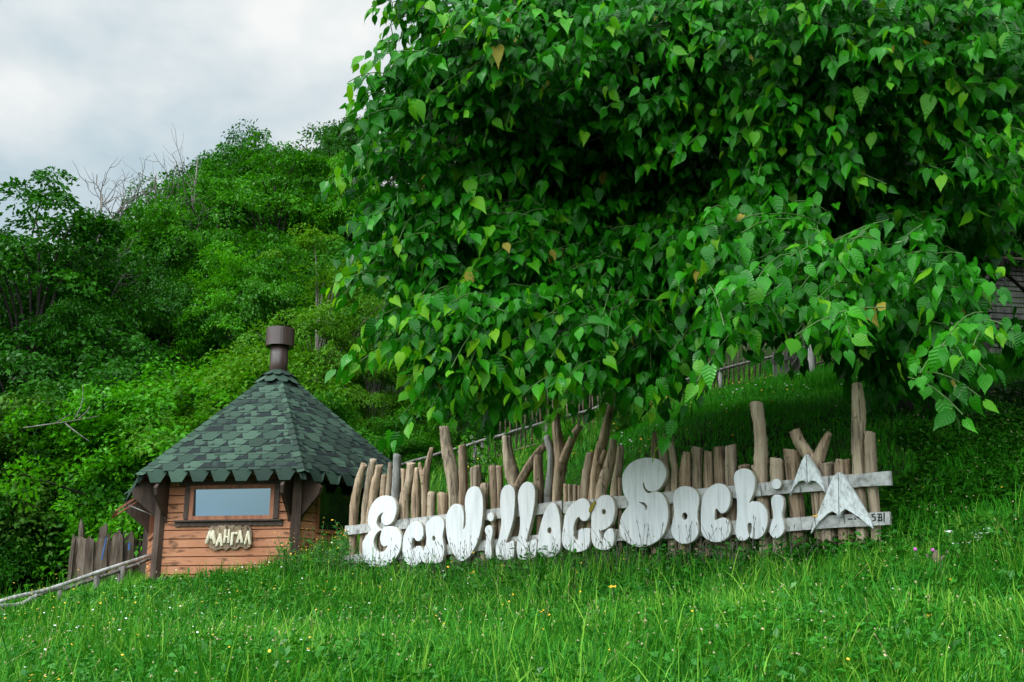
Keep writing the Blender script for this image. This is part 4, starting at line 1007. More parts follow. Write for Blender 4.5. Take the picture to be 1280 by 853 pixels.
def tree(key, px, py_top, D, wscale, mat, name, label, cat='tree', group=None, rot=None, bark=None):
    tm, cm, h = PROTO[key]
    x = P(px, 450, D)[0]; g = h1(x, D) - .05; top = P(px, py_top, D)[2]
    s = max(.25, (top - g) / h)
    r = thing(name, label, cat, (x, D, g), group)
    r.rotation_euler = (0, 0, rot if rot is not None else random.uniform(0, 6.28)); r.scale = (s*wscale, s*wscale, s)
    t = link('trunk', tm, r); c = link('crown', cm, r)
    for o, m_ in ((t, M[bark] if bark else M['bark']), (c, M[mat])):
        o.material_slots[0].link = 'OBJECT'; o.material_slots[0].material = m_
    return r
FG = 'trees of the wood behind the hut'
TREES = [
 ('dense', 40, 290, 24, .98, 'f_dark', 'dark dense tree at the left edge with its crown top below the clouds'),
 ('tall', 85, 318, 26, .8, 'f_dark', 'dark tree between the left edge tree and the bare dead tree'),
 ('loose', 15, 238, 28, 1.0, 'f_dark', 'thin open-topped tree sticking out above the dark dense tree at the left edge'),
 ('broad', 172, 258, 29, .7, 'f_mid', 'mid green tree beside the bare dead tree on the skyline'),
 ('spiky', 228, 222, 33, .9, 'f_mid', 'tree on the skyline just left of the highest dark crown'),
 ('broad', 290, 166, 38, .62, 'f_dark', 'dark open-crowned tree standing out highest on the left skyline'),
 ('tall', 345, 178, 39, 1.0, 'f_mid', 'round-topped green tree on the skyline above the hut chimney'),
 ('broad', 405, 165, 40, .85, 'f_dark', 'tree on the skyline next to the mulberry leaves'),
 ('tall', 440, 130, 41, .6, 'f_dark', 'thin tree top poking into the white cloud beside the mulberry'),
 ('tall', 110, 315, 34, .8, 'f_mid', 'tree behind the bare dead tree, mostly hidden'),
 ('broad', 255, 232, 31, .9, 'f_mid', 'broad green tree filling the middle of the wooded slope'),
 ('dense', 335, 215, 33, .9, 'f_mid', 'fresh green tree on the slope below the skyline'),
 ('tall', 420, 205, 34, .8, 'f_bright', 'tall tree on the slope half behind the mulberry edge'),
 ('broad', 190, 330, 27, .7, 'f_dark', 'layered dark green tree in front of the dark gap of the wood'),
 ('spiky', 285, 318, 26.5, .8, 'f_bright', 'bright green pointed tree above the hut roof'),
 ('dense', 350, 330, 26, .75, 'f_mid', 'green tree directly behind the hut chimney'),
 ('loose', 400, 295, 22.5, .95, 'f_yellow', 'thin yellowish tree with a pale trunk to the right of the chimney'),
 ('spiky', 455, 330, 27, .9, 'f_mid', 'slim green tree between the yellowish tree and the mulberry'),
 ('dense', 100, 400, 23, .7, 'f_dark', 'dark tree low in the wood left of the hut'),
 ('tall', 470, 415, 21.5, .85, 'f_yellow', 'yellow-green tree beside the right slope of the hut roof'),
 ('dense', 530, 440, 22, .8, 'f_bright', 'light green tree under the left tips of the mulberry'),
 ('broad', 570, 200, 27, .9, 'f_dark', 'dark tree behind the left part of the mulberry crown'),
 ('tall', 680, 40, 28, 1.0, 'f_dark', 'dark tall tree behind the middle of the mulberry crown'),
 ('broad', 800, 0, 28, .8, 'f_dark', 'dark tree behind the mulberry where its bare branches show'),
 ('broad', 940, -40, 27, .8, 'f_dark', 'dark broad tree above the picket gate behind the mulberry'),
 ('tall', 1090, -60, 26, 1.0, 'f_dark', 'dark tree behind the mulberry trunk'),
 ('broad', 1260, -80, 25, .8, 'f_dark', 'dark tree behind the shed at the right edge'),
 ('tall', 520, 130, 42, 1.0, 'f_mid', 'far green tree on the upper slope behind the mulberry'),
 ('tall', 30, 330, 36, .9, 'f_mid', 'far tree deep in the wood at the left edge'),
 ('broad', 205, 262, 40, .8, 'f_dark', 'far tree on the ridge behind the skyline branches'),
 ('tall', -80, 300, 27, 1.1, 'f_dark', 'dark tall tree just beyond the left edge of the view'),
]
trees = []
for (key, px, py, D, ws, mat, lab) in TREES:
    trees.append(tree(key, px, py, D, ws, mat, 'forest_tree', lab, 'tree', FG, bark='bark_pale' if mat == 'f_yellow' else None))
SHR = [
 ('shrub', 235, 440, 20.5, 1.1, 'f_bright', 'bright green bush close behind the left roof slope of the hut'),
 ('shrub', 175, 490, 21.5, .9, 'f_mid', 'green leafy bush to the left of the hut eaves'),
 ('shrub', 120, 455, 22, 1.0, 'f_dark', 'green bush in the dark hollow of the wood'),
 ('shrub', 30, 495, 21, 1.0, 'f_grey', 'grey-green willow bush at the left edge'),
 ('shrub', 95, 560, 23, 1.0, 'f_mid', 'low dark bush above the slab palisade'),
 ('shrub', 300, 425, 21, 1.0, 'f_yellow', 'yellow-tinged bush behind the hut roof near the chimney'),
 ('shrub', 5, 600, 19.5, .8, 'f_dark', 'dark bush at the left edge above the pole handrail'),
 ('shrub', 165, 560, 22.5, .8, 'f_mid', 'small bush hanging over the palisade beside the hut wall'),
 ('shrub', 505, 520, 20.5, 1.0, 'f_mid', 'dark green bush between the hut roof and the fence posts'),
 ('shrub', 700, 540, 16.0, .55, 'f_bright', 'small leafy bush growing behind the forked log'),
 ('shrub', 770, 545, 15.5, .5, 'f_mid', 'small bush behind the tallest leaning log'),
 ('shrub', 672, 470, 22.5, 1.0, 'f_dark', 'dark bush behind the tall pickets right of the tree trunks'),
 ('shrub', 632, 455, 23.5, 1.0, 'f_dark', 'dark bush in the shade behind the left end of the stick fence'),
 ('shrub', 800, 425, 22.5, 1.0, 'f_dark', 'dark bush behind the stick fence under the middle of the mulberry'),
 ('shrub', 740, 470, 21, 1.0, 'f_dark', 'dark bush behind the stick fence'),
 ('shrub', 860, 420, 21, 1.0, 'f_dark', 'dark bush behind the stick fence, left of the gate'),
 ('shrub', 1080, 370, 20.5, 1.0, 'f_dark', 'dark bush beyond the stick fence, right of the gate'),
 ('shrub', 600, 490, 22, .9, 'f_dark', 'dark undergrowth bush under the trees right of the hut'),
 ('shrub', 420, 490, 20, .8, 'f_mid', 'bush behind the hut where its right roof edge ends'),
]
for (key, px, py, D, ws, mat, lab) in SHR: tree(key, px, py, D, ws, mat, 'bush', lab, 'bush', 'bushes around the hut and the fences')

def bare_tree(px, py_top, D, lab, seed, spread=.5, name='bare_tree', r0=.07):
    rg = np.random.default_rng(seed); x = P(px, 450, D)[0]; g = h1(x, D); top = P(px, py_top, D)[2]; Ht = top - g
    root = thing(name, lab, 'tree', (x, D, g)); tk = MB(); mb = MB()
    tr = smooth_line([(x, D, g - .2), (x + .1, D, g + Ht*.45), (x + rg.normal(0, .2), D, g + Ht*.95)], 8); tk.tube(tr, np.linspace(r0*1.4, r0*.35, len(tr)), 7, .05)
    def grow(p, d, l, r, lev):
        q = [p]; 
        for i in range(4):
            d = unit(d + rg.normal(0, .22, 3) + [0, 0, .07]); q.append(q[-1] + d * l / 4)
        mb.tube(q, np.linspace(r, r*.45, 5), 5, .04, cap=False)
        if lev > 0:
            for i in range(rg.integers(3, 5)):
                k = rg.integers(1, 5); grow(q[k], unit(d + rg.normal(0, .7, 3)), l * rg.uniform(.45, .7), r*.55, lev-1)
    for i in range(9):
        k = rg.integers(int(len(tr)*.55), len(tr)); a = rg.uniform(0, 2*pi)
        grow(tr[k], unit(np.array([cos(a)*spread, sin(a)*spread, .8])), Ht*.16, r0*.4, 2)
    tk.build('trunk', M['dead'], root); mb.build('branches', M['dead'], root); return root
bare_tree(103, 222, 27, 'bare dead tree with grey twigs on the skyline at the left', 21, .7)
bare_tree(186, 200, 30, 'leafless twiggy tree top on the ridge left of the highest crown', 22, .8, r0=.05)
bare_tree(222, 180, 31, 'leafless twigs rising right beside the highest dark crown', 23, .7, r0=.05)
db = thing('dead_branch', 'dead grey branch stuck across the bushes left of the hut', 'branch', P(60, 530, 17.0))
mb = MB()
for pts, r in (([(30,535,17.3),(65,530,17.0),(92,526,16.8),(125,520,16.9)], .014), ([(92,526,16.8),(102,505,16.8),(104,480,16.9)], .010), ([(80,528,16.9),(95,540,16.7),(112,552,16.7)], .016), ([(98,524,16.8),(108,515,16.8),(112,508,16.8)], .012), ([(70,529,17),(88,518,16.9)], .012)):
    mb.tube(smooth_line(track_pts(pts), 5), np.linspace(r*.8, r*.3, len(smooth_line(track_pts(pts), 5))), 6, .08, seed=3)
mb.build('dead_wood', M['dead'], db)

# ------------------------------------------------------------------ the big mulberry tree
TB = P(1158, 512, 13.4); TB[2] = h1(TB[0], TB[1])
mul = thing('mulberry_tree', 'huge mulberry tree with drooping glossy heart-shaped leaves overhanging the sign', 'tree', TB)
LOBES = [(545,35,60,8.6),(490,115,48,8.3),(560,130,62,8.6),(620,60,80,8.4),(720,40,95,8),(830,40,100,7.8),(940,35,100,7.8),(1050,30,100,7.4),(1160,40,110,7.2),(1265,60,100,7.2),
 (500,200,50,8.7),(580,220,80,9.4),(660,150,80,9.0),(770,110,80,8.6),(880,110,80,8.4),(990,120,80,7.9),(1100,130,90,7.8),(1230,170,90,7.4),
 (490,285,48,8.9),(560,310,70,9.2),(485,345,36,9.0),(535,400,58,9.0),(600,400,70,9.3),(565,448,44,9.0),(640,442,48,9.2),(640,320,80,9.8),(705,400,75,9.6),(720,440,46,9.2),(700,250,80,10.4),
 (770,405,70,9.9),(825,440,48,9.6),(800,340,80,10.4),(870,340,60,10),(850,250,80,10.6),(960,210,60,8.0),(1030,185,45,7.8),(930,300,55,7.9),(985,300,50,8.2),(905,385,32,7.6),(940,345,40,7.6),(1030,335,34,7.8),
 (1060,340,60,7.7),(1045,392,20,7.2),(1062,418,7,7.0),(1110,330,80,8.8),(1150,368,46,8.4),(1180,335,45,7.7),(1212,412,30,7.1),(1180,430,16,7.1),(1272,432,14,6.9),(1125,400,42,8.8),(1160,418,26,8.2),(1220,225,60,8.2),(1150,240,90,9.2),(1020,270,80,10),(1105,345,55,9.6),(800,190,65,9.4),(860,170,70,9.2),(745,215,65,9.6),(890,235,60,9.0),(815,265,65,9.5),(730,290,60,9.6),(670,230,60,9.3),(870,300,60,9.2),(1140,170,70,8.6),(1200,110,70,8.2),(1080,230,60,8.8),
 (760,160,70,10.2),(840,130,70,10),(930,160,70,9.8),(1010,210,70,9.6),(1090,180,70,9.6),(1170,210,70,9.4),(1240,195,55,9.2),(700,200,65,10.2),(780,240,65,10.2),(860,210,65,10),(940,240,60,9.6),(1000,270,60,9.4),(1070,290,60,9.2),(1140,290,60,9.0),
 (620,270,60,9.8),(560,270,55,9.5),(680,340,60,9.8),(740,350,60,9.8),(820,310,55,9.6),(920,350,50,8.8),(540,340,50,9.2),(1050,120,70,9.2),(960,90,70,9.4),(1130,60,70,9)]
BULK = [(640,250,130,11.4),(760,260,140,12.2),(900,220,150,12.8),(1040,250,160,13.2),(1150,250,130,13.0),(1330,170,150,12),(1560,330,240,12),(1500,120,300,12),(1600,480,200,12.5),(1330,420,55,12.6),(1180,420,50,12.4),(700,100,170,11),(880,60,180,11.4),(1060,60,190,11.5),(1240,80,190,11),(790,370,85,11.6),(1000,320,85,12.2),(1130,370,80,12.2),(620,380,80,10.8),
 (800,-120,260,12.5),(1050,-150,280,13),(1300,-100,280,13),(640,-60,120,10.5),(950,-300,300,14),(1250,-300,300,14),(560,150,70,10.5),(600,60,90,11),(520,260,50,10),(1150,100,200,14.5),(900,150,200,14.5),]
rg = np.random.default_rng(77)
pos, dr_, nm_, sz_, bd_, cp_, yg_ = [], [], [], [], [], [], []
tw = MB()
trunk_top = TB + np.array([-.1, -.3, 2.6])
axis_c = TB + np.array([-1.0, -2.0, 3.6])
LC = []
for lob, bulk in [(q, False) for q in LOBES] + [(q, True) for q in BULK]:
    px, py, rp, D = lob
    if not bulk:
        k_ = min(1, max(0, (430 - py) / 250)); k_ = k_ * k_ * (3 - 2 * k_); D = D * 1.05 + k_ * (1.3 if px > 640 else .7)
    c = P(px, py, D); rad = rp / F * D * 1.03; LC.append((c, rad, bulk))
    outw = unit(np.array([c[0] - axis_c[0], c[1] - axis_c[1], .25 * (c[2] - axis_c[2])]) + np.array([0, -.8, 0]))
    ns = int((50 if not bulk else 46) * (rad / .5) ** (1.6 if not bulk else 1.35))
    nsp = max(4, int(5 * (rad / .5) ** 1.5)); sv = unit(rg.normal(size=(nsp, 3))); sr = rg.uniform(.35, 1.08, nsp); sl = rg.uniform(.75, 1.25, nsp)
    for si in range(ns):
        q_ = si % nsp
        if rg.random() < .72: v = unit(sv[q_] + rg.normal(0, .22, 3)); e = c + sv[q_] * rad * sr[q_] + rg.normal(0, .11, 3) * (1 + rad * .5)
        else: v = unit(rg.normal(size=3)); e = c + v * rad * rg.uniform(.25, 1.0) ** .5 * [1, 1, .95]
        hd = unit(outw * .9 + v * [.9, .9, .35] + rg.normal(0, .35, 3)); 
        ln = rg.uniform(.35, .80); nl = int(ln / .056)
        st = e - hd * ln * .6 + [0, 0, .05]
        t = np.linspace(0, 1, nl); line = st + hd * ln * t[:, None] + np.array([0, 0, -1.0]) * (.42 * ln * t**2)[:, None]
        if not bulk and rg.random() < .5: tw.tube(line[::max(1, nl // 4)], .005, 4, 0, cap=False)
        side = unit(np.cross(hd, [0, 0, 1]))
        for i in range(nl):
            sg = 1 if i % 2 else -1
            size = (.075 + .085 * rg.random() + .055 * t[i]) * (.82 + .36 * (sl[q_] - .75) * 2) * (1.0 if t[i] < .93 else .75) * (1.2 if bulk else 1.0)
            d_ = unit(side * sg * .60 + hd * .55 + np.array([0, 0, -1.0]) + rg.normal(0, .30, 3))
            n_ = unit(outw * .50 + side * sg * .65 + hd * .1 + np.array([0, 0, .62]) + rg.normal(0, .58, 3))
            pos.append(line[i] + d_ * size * .25); dr_.append(d_); nm_.append(n_); sz_.append(size); yg_.append(1 if (t[i] > .8 and not bulk and rg.random() < (.5 if px < 640 else .25)) else 0); bd_.append(rg.uniform(.1, 1.3)); cp_.append(rg.uniform(-.25, 1.1))  # pale young tips, more of them on the left to paint in light there
pos, dr_, nm_, sz_, bd_, cp_ = map(np.array, (pos, dr_, nm_, sz_, bd_, cp_))
V, Qd, Tr, UV = heart_leaves(pos, dr_, nm_, sz_, bd_, cp_)
nL = len(pos); dry = np.where(rg.random(nL) < .004, 1, np.array(yg_) * 2).astype(int)
crown_me = mesh_np('crown', V - TB, quads=Qd, tris=Tr, mats=[M['leaf_mul'], M['leaf_mul_dry'], M['leaf_mul_young_lit']], qm=np.repeat(dry, 8), tm=np.repeat(dry, 2), smooth=True, uv=UV)
link('crown', crown_me, mul)
tw.build('twigs', M['stem'], mul)
mb = MB()
tp = smooth_line([TB + [0, 0, -.4], TB + [.02, 0, .3], TB + [-.05, -.1, 1.3], trunk_top], 6)
mb.tube(tp, np.interp(np.linspace(0, 1, len(tp)), [0, .2, .5, 1], [.40, .27, .24, .22]), 16, .07, seed=3)
t2 = TB + [.28, .1, 0]; tp = smooth_line([t2 + [0, 0, -.4], t2 + [.02, 0, .3], t2 + [.35, .1, 1.5], t2 + [.8, .1, 3.0]], 6)
mb.tube(tp, np.linspace(.26, .14, len(tp)), 12, .07, seed=4)
mb.build('trunk', M['bark'], mul)
bm_ = MB()
for i, (c, rad, bulk) in enumerate(LC):
    m1 = trunk_top + (c - trunk_top) * .35 + np.array([0, 0, .5 + .1 * np.linalg.norm(c[:2] - trunk_top[:2])]); m2 = trunk_top + (c - trunk_top) * .75 + np.array([0, 0, .35])
    m1 += rg.normal(0, .15, 3); m2 += rg.normal(0, .15, 3)
    m1 = m1 + np.array([0, .9, .2]); m2 = m2 + np.array([0, .5, 0])
    if (bulk and c[1] > 10.5) or (not bulk and c[0] < .8 and i % 2 == 0):
        s = smooth_line([trunk_top + rg.normal(0, .05, 3), m1, m2, c], 6); r0 = .05 if bulk else .035
        bm_.tube(s, np.linspace(r0, .012, len(s)), 7, .05, seed=i, cap=False)
# two dark boughs that show through the gap in the leaves
for pts, r0 in (([(1130,330,13.4),(1020,190,12.6),(900,150,12),(820,150,11.8),(740,200,11.5),(650,270,11.2),(580,330,10.9),(530,380,10.5)], .10),):
    s = smooth_line(track_pts(pts), 6); bm_.tube(s, np.linspace(r0*.8, .006, len(s)), 9, .06, seed=7, cap=False)
bm_.build('branches', M['bark'], mul)
print('mulberry leaves', nL)

# ------------------------------------------------------------------ grass and meadow
def sample(n, dlo, dhi, plo, phi, pw=1.0):
    D = dlo + (dhi - dlo) * rng.random(n) ** pw; px = rng.uniform(plo, phi, n); return (px - 640) / F * D, D, px
def inside_hut(x, y, r): return (x - hx)**2 + (y - hy)**2 < r * r
def sgn_side(x, y):   # > 0 in front of the sign plane
    return (x - SIGN.o[0]) * SIGN.n[0] + (y - SIGN.o[1]) * SIGN.n[1]
def along(x, y): return (x - SIGN.o[0]) * SIGN.t[0] + (y - SIGN.o[1]) * SIGN.t[1]
def blades(name, x, y, hgt, wid, mat, lean=.35, seed=1):
    rg = np.random.default_rng(seed); k = len(x); z = H(x, y) - .01
    base = np.stack([x, y, z], 1)
    cl = np.sin(x*2.1 + y*1.3) * 1.7 + np.sin(x*5.3 - y*4.1)
    a = cl + rg.normal(0, 1.1, k); ld = np.stack([np.cos(a), np.sin(a), np.zeros(k)], 1)
    fa = rg.uniform(0, 2*pi, k); sd_ = np.stack([np.cos(fa), np.sin(fa), np.zeros(k)], 1)
    ln = np.abs(rg.normal(0, lean, k)) + .08
    def pt(t): return base + np.array([0, 0, 1.0]) * (hgt * (t - .25*ln*t*t))[:, None] + ld * (hgt * ln * t**2)[:, None]
    w_ = wid[:, None]
    V = np.empty((k, 7, 3)); V[:, 0] = base - sd_*w_*.5; V[:, 1] = base + sd_*w_*.5
    m1 = pt(.42); m2 = pt(.76); V[:, 2] = m1 - sd_*w_*.45; V[:, 3] = m1 + sd_*w_*.45; V[:, 4] = m2 - sd_*w_*.3; V[:, 5] = m2 + sd_*w_*.3; V[:, 6] = pt(1.0)
    b = (np.arange(k)*7)[:, None, None]
    Q = (np.array([(0,1,3,2),(2,3,5,4)])[None] + b).reshape(-1, 4); T = (np.array([(4,5,6)])[None] + b).reshape(-1, 3)
    return link(name, mesh_np(name, V.reshape(-1, 3), quads=Q, tris=T, mats=[mat]))
xs, ys, pxs = [], [], []
for (n, a, b, pw) in ((75000, 5.0, 9.0, 1.0), (100000, 8.5, 15.5, .9), (40000, 14.5, 21, 1)):
    q = sample(n, a, b, -260, 1540, pw); xs.append(q[0]); ys.append(q[1]); pxs.append(q[2])
x, y, px = map(np.concatenate, (xs, ys, pxs))
sd_ = sgn_side(x, y); al = along(x, y)
lawn = (sd_ < -.12) & (al > 2.0)
keep = ~inside_hut(x, y, RW * .93) & ~((sd_ < .02) & (sd_ > -.22) & (al > 0) & (al < SL) & (rng.random(len(x)) < .5))
keep &= ~(((x - TB[0])**2 + (y - TB[1])**2) < .25)
m_ = keep & ~lawn & ~((sd_ < .25) & (al > SL * .92) & (y > 9.6) & (y < 14.6) & (rng.random(len(x)) < .6))
cl = .5 + .25*np.sin(x*1.7 + 2) * np.sin(y*1.3) + .25*np.sin(x*4.1 + y*3.3)
hh = (.09 + .17 * rng.random(len(x))**1.5 + .09 * cl) * np.where(rng.random(len(x)) < .05, 1.7, 1.0)
hh *= np.where((sd_ > 0) & (sd_ < .35) & (al > 0) & (al < SL), .62, 1.0)
hh *= np.where(inside_hut(x, y, R * 1.15) & (px < 330), .75, 1.0)
ww = rng.uniform(.0045, .0115, len(x)) * np.where(y > 10, 1.35, 1.0)
tag(blades('meadow_grass', x[m_], y[m_], hh[m_], ww[m_], M['grass'], .42, 1), 'long bright green meadow grass covering the slope below the sign', 'grass', kind='stuff')
x2, y2, _p = sample(150000, 9.0, 19.5, 380, 1560, .8)
sd2 = sgn_side(x2, y2); al2 = along(x2, y2)
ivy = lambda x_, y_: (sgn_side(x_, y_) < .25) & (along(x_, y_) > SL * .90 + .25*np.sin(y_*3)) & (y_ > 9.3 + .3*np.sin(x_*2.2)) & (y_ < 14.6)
k2 = (sd2 < -.18) & (al2 > 2.0) & ~(ivy(x2, y2) & (rng.random(len(x2)) < .55)) & ~inside_hut(x2, y2, R) & ~(((x2 - TB[0])**2 + (y2 - TB[1])**2) < .2)
h2 = rng.uniform(.05, .12, len(x2)) * np.where(y2 > 15.5, 2.4, 1.0) * np.where((al2 > SL * .97) & (sd2 > -2.5), 2.0, 1.0)
tag(blades('lawn_grass', x2[k2], y2[k2], h2[k2], rng.uniform(.006, .011, k2.sum()), M['lawn'], .5, 2), 'short lawn on the bank behind the log fence', 'grass', kind='stuff')
xt, yt, pt_ = sample(2600, 5.0, 14.5, -240, 1520, .85); st_ = sgn_side(xt, yt); at_ = along(xt, yt)
kt = ~inside_hut(xt, yt, R * .95) & ~((st_ < .45) & (at_ > -.3) & (at_ < SL)) & ~((st_ < 0) & (at_ > 2)); kt &= (np.sin(xt*1.3 + .5) * np.sin(yt*1.1 + xt*.7) > rng.uniform(-1, .7, len(xt)))
xt, yt = xt[kt], yt[kt]; nt_ = 22; ht = rng.uniform(.14, .36, len(xt)); sp_t = rng.uniform(.02, .06, len(xt))
xx = np.repeat(xt, nt_) + rng.normal(0, 1, len(xt)*nt_) * np.repeat(sp_t, nt_); yy = np.repeat(yt, nt_) + rng.normal(0, 1, len(xt)*nt_) * np.repeat(sp_t, nt_)
tag(blades('grass_tufts', xx, yy, np.repeat(ht, nt_) * rng.uniform(.6, 1.1, len(xx)), rng.uniform(.005, .011, len(xx)), M['tuft'], .5, 9), 'taller grass tufts standing out of the meadow', 'grass', kind='stuff')
# small broad leaves of clover and herbs between the blades
x3, y3, p3 = sample(120000, 5.0, 14.5, -200, 1480, .9); s3 = sgn_side(x3, y3); a3 = along(x3, y3)
k3 = ~inside_hut(x3, y3, RW) & ~((s3 < 0) & (a3 > 2)); dens = np.sin(x3*1.9 + 1) * np.sin(y3*1.6) + .4*np.sin(x3*5 + y3*4); k3 &= dens > rng.uniform(-1.1, .6, len(x3))
x3, y3 = x3[k3], y3[k3]; k = len(x3); z3 = H(x3, y3) + rng.uniform(.03, .20, k)
V, Q = rhomb_leaves(np.stack([x3, y3, z3], 1), np.stack([rng.normal(size=k), rng.normal(size=k), rng.normal(0, .35, k)], 1), np.stack([rng.normal(0, .45, k), rng.normal(-.15, .45, k), np.ones(k)], 1), rng.uniform(.025, .085, k), .55)
tag(link('meadow_herbs', mesh_np('meadow_herbs', V, quads=Q, mats=[M['weed']])), 'small broad clover and herb leaves mixed into the meadow grass', 'herbs', kind='stuff')
xi, yi, pi_ = sample(42000, 9.0, 14.8, 980, 1560, .9); ki = ivy(xi, yi) & (np.hypot(xi - TB[0], yi - TB[1]) > .45); xi, yi = xi[ki], yi[ki]; k = len(xi); zi_ = H(xi, yi) + .02 + .14 * rng.random(k) * (.6 + .4*np.sin(xi*4)*np.sin(yi*3))  # dark ivy leaves, put in to deepen the tree's shade by their colour
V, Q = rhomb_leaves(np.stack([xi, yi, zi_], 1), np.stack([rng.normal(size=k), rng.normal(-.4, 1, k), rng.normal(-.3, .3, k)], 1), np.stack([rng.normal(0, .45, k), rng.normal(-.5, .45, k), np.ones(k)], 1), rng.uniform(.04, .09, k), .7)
tag(link('ground_ivy', mesh_np('ground_ivy', V, quads=Q, mats=[M['f_dark']])), 'dark ivy ground cover deepening the shade under the mulberry tree', 'ivy', kind='stuff')
# seed stalks: thin stems with a small head, most in front of the letters
def stalks(name, pts, hgt, mat, headl, headw, lab, seed, lean=.25, thick=.0028):
    rg = np.random.default_rng(seed); mb = MB()
    for (x, y), h in zip(pts, hgt):
        z = h1(x, y); a = rg.uniform(0, 2*pi); l = abs(rg.normal(0, lean)) * h; d = np.array([cos(a), sin(a), 0]) * l
        p = [np.array([x, y, z]), np.array([x, y, z + h*.5]) + d*.25, np.array([x, y, z + h*.95]) + d]
        mb.tube(p, [thick, thick*.85, thick*.6], 3, 0, cap=False)
        dd = unit(p[2] - p[1]); mb.tube([p[2] - dd*headl*.1, p[2] + dd*headl*.35, p[2] + dd*headl], [headw*.5, headw, headw*.3], 4, 0, cap=False)
    o = mb.build(name, mat); return tag(o, lab, 'grass', kind='stuff')
pts = []; hg = []
for u in rng.uniform(.0, SL - .6, 300):
    off = rng.uniform(.12, .45); p = SIGN.at(u, 0, off); pts.append((p[0], p[1])); hg.append(rng.uniform(.16, .46))
stalks('seed_stalks', pts, hg, M['stalk'], .035, .0045, 'thin dark grass seed stalks standing before the white letters', 5)
q = sample(380, 5.5, 14, -150, 1430, .8); kk = ~inside_hut(q[0], q[1], R) & (sgn_side(q[0], q[1]) > .3)
stalks('straw_stalks', list(zip(q[0][kk], q[1][kk])), rng.uniform(.15, .34, kk.sum()), M['straw'], .022, .0035, 'pale straw-coloured seed heads scattered in the meadow', 6, lean=.5, thick=.0014)
# flowers: far too many small ones to count
mbs = MB(); fm = []
def disc(mb, c, r, n=7, dome=.35):
    a0 = random.uniform(0, 6.28); tx, ty = random.gauss(0, .25), random.gauss(-.3, .25)
    ring = [c + np.array([r*cos(a0 + 2*pi*j/n) * (1 if j % 2 else .8), r*sin(a0 + 2*pi*j/n) * (1 if j % 2 else .8), -r*(tx*cos(a0 + 2*pi*j/n) + ty*sin(a0 + 2*pi*j/n))]) for j in range(n)]
    ring = [q - [0, 0, r*dome] for q in ring]
    mb.add([c] + ring, [(0, 1 + j, 1 + (j+1) % n) for j in range(n)])
    return n
V_ = MB(); mats_i = []
def flowers(n, dlo, dhi, plo, phi, r0, r1, mi, hlo, hhi, dome, pw=.8, tall=None):
    x, y, p = sample(n, dlo, dhi, plo, phi, pw)
    ok = ~inside_hut(x, y, R * .9) & ~((sgn_side(x, y) < .1) & (along(x, y) > 0) & (along(x, y) < SL) & (sgn_side(x, y) > -.3))
    for a, b in zip(x[ok], y[ok]):
        c = np.array([a, b, h1(a, b) + random.uniform(hlo, hhi)]); k = disc(V_, c, random.uniform(r0, r1), 6, dome); mats_i.extend([mi] * k)
flowers(80, 5.5, 15, -150, 1430, .007, .011, 0, .18, .32, .2)
flowers(70, 9, 16, -100, 560, .009, .015, 0, .20, .34, .2)
flowers(170, 5.5, 15, -150, 1430, .006, .011, 1, .18, .34, .4)
flowers(130, 11, 16, -100, 620, .008, .013, 1, .2, .4, .4)
flowers(1900, 5.5, 13, -150, 1430, .005, .010, 2, .12, .30, .9)
flowers(110, 12, 18.5, 760, 1100, .010, .017, 0, .10, .2, .3)
flowers(200, 12, 18.5, 560, 1000, .010, .017, 1, .12, .3, .3)
o = V_.build('meadow_flowers', None, mats=[M['fl_white'], M['fl_yellow'], M['fl_tan']])
o.data.polygons.foreach_set('material_index', np.array(mats_i, np.int32)); tag(o, 'tiny white, yellow and faded flower heads dotted through the meadow', 'flowers', kind='stuff')

# single plants that can be told apart
def flower_plant(px, py, D, kind, lab, group, hgt=.34):
    p = P(px, py, D); g = h1(p[0], p[1]); top = np.array([p[0], p[1], max(p[2], g + .12)])
    r = thing('meadow_flower', lab, 'flower', (p[0], p[1], g), group)
    mb = MB(); mb.tube([(p[0] + .02, p[1] + .02, g - .02), (p[0] + .01, p[1], (g + top[2]) / 2), top], [.004, .0035, .003], 5, 0); mb.build('stem', M['stem'], r)
    mb = MB()
    if kind == 'pink':
        for j in range(4): mb.tube([top + [0, 0, -.014], top + [0, 0, -.004], top + [0, 0, .008], top + [0, 0, .016]], [.006, .013, .012, .005], 9, .12, seed=j)
        mb.build('flower_head', M['fl_pink'], r)
    else:
        for j in range(7):
            a = 2*pi*j/7; c = top + np.array([.024*cos(a), .024*sin(a), random.gauss(0, .004)]); disc(mb, c, .013, 6, .2)
        mb.build('flower_head', M['fl_white'] if kind == 'white' else M['fl_yellow'], r)
for (a, b) in ((1166, 688), (1170, 691), (1160, 695), (1144, 687), (1187, 714), (1162, 717)): flower_plant(a, b, 8.35 + random.uniform(-.1, .1), 'pink', 'pink clover head near the brown stump in the grass', 'pink clover by the stump')
for (a, b) in ((1186, 664), (1195, 689), (1211, 684), (1218, 667), (1226, 684), (1237, 696), (1250, 697), (1224, 682), (1236, 678)): flower_plant(a, b, 8.6 + random.uniform(-.15, .15), 'white', 'flat white yarrow head among the tall grass to the right of the fence', 'white yarrow right of the fence')
for (a, b, D, lab) in ((1165, 804, 7.0, 'yellow-brown flower cluster in the grass at the lower right'), (946, 840, 6.6, 'yellow flower cluster at the bottom edge of the meadow'), (765, 733, 9.2, 'single orange-yellow flower below the giant letter S'), (1018, 645, 9.7, 'small yellow flower in front of the lower rail left of the larger emblem')):
    flower_plant(a, b, D, 'yellow', lab, None)
sp_ = P(1173, 725, 8.2); sg = h1(sp_[0], sp_[1])
st = thing('old_stump', 'small weathered brown stump half hidden in the grass to the right of the fence', 'stump', (sp_[0], sp_[1], sg))
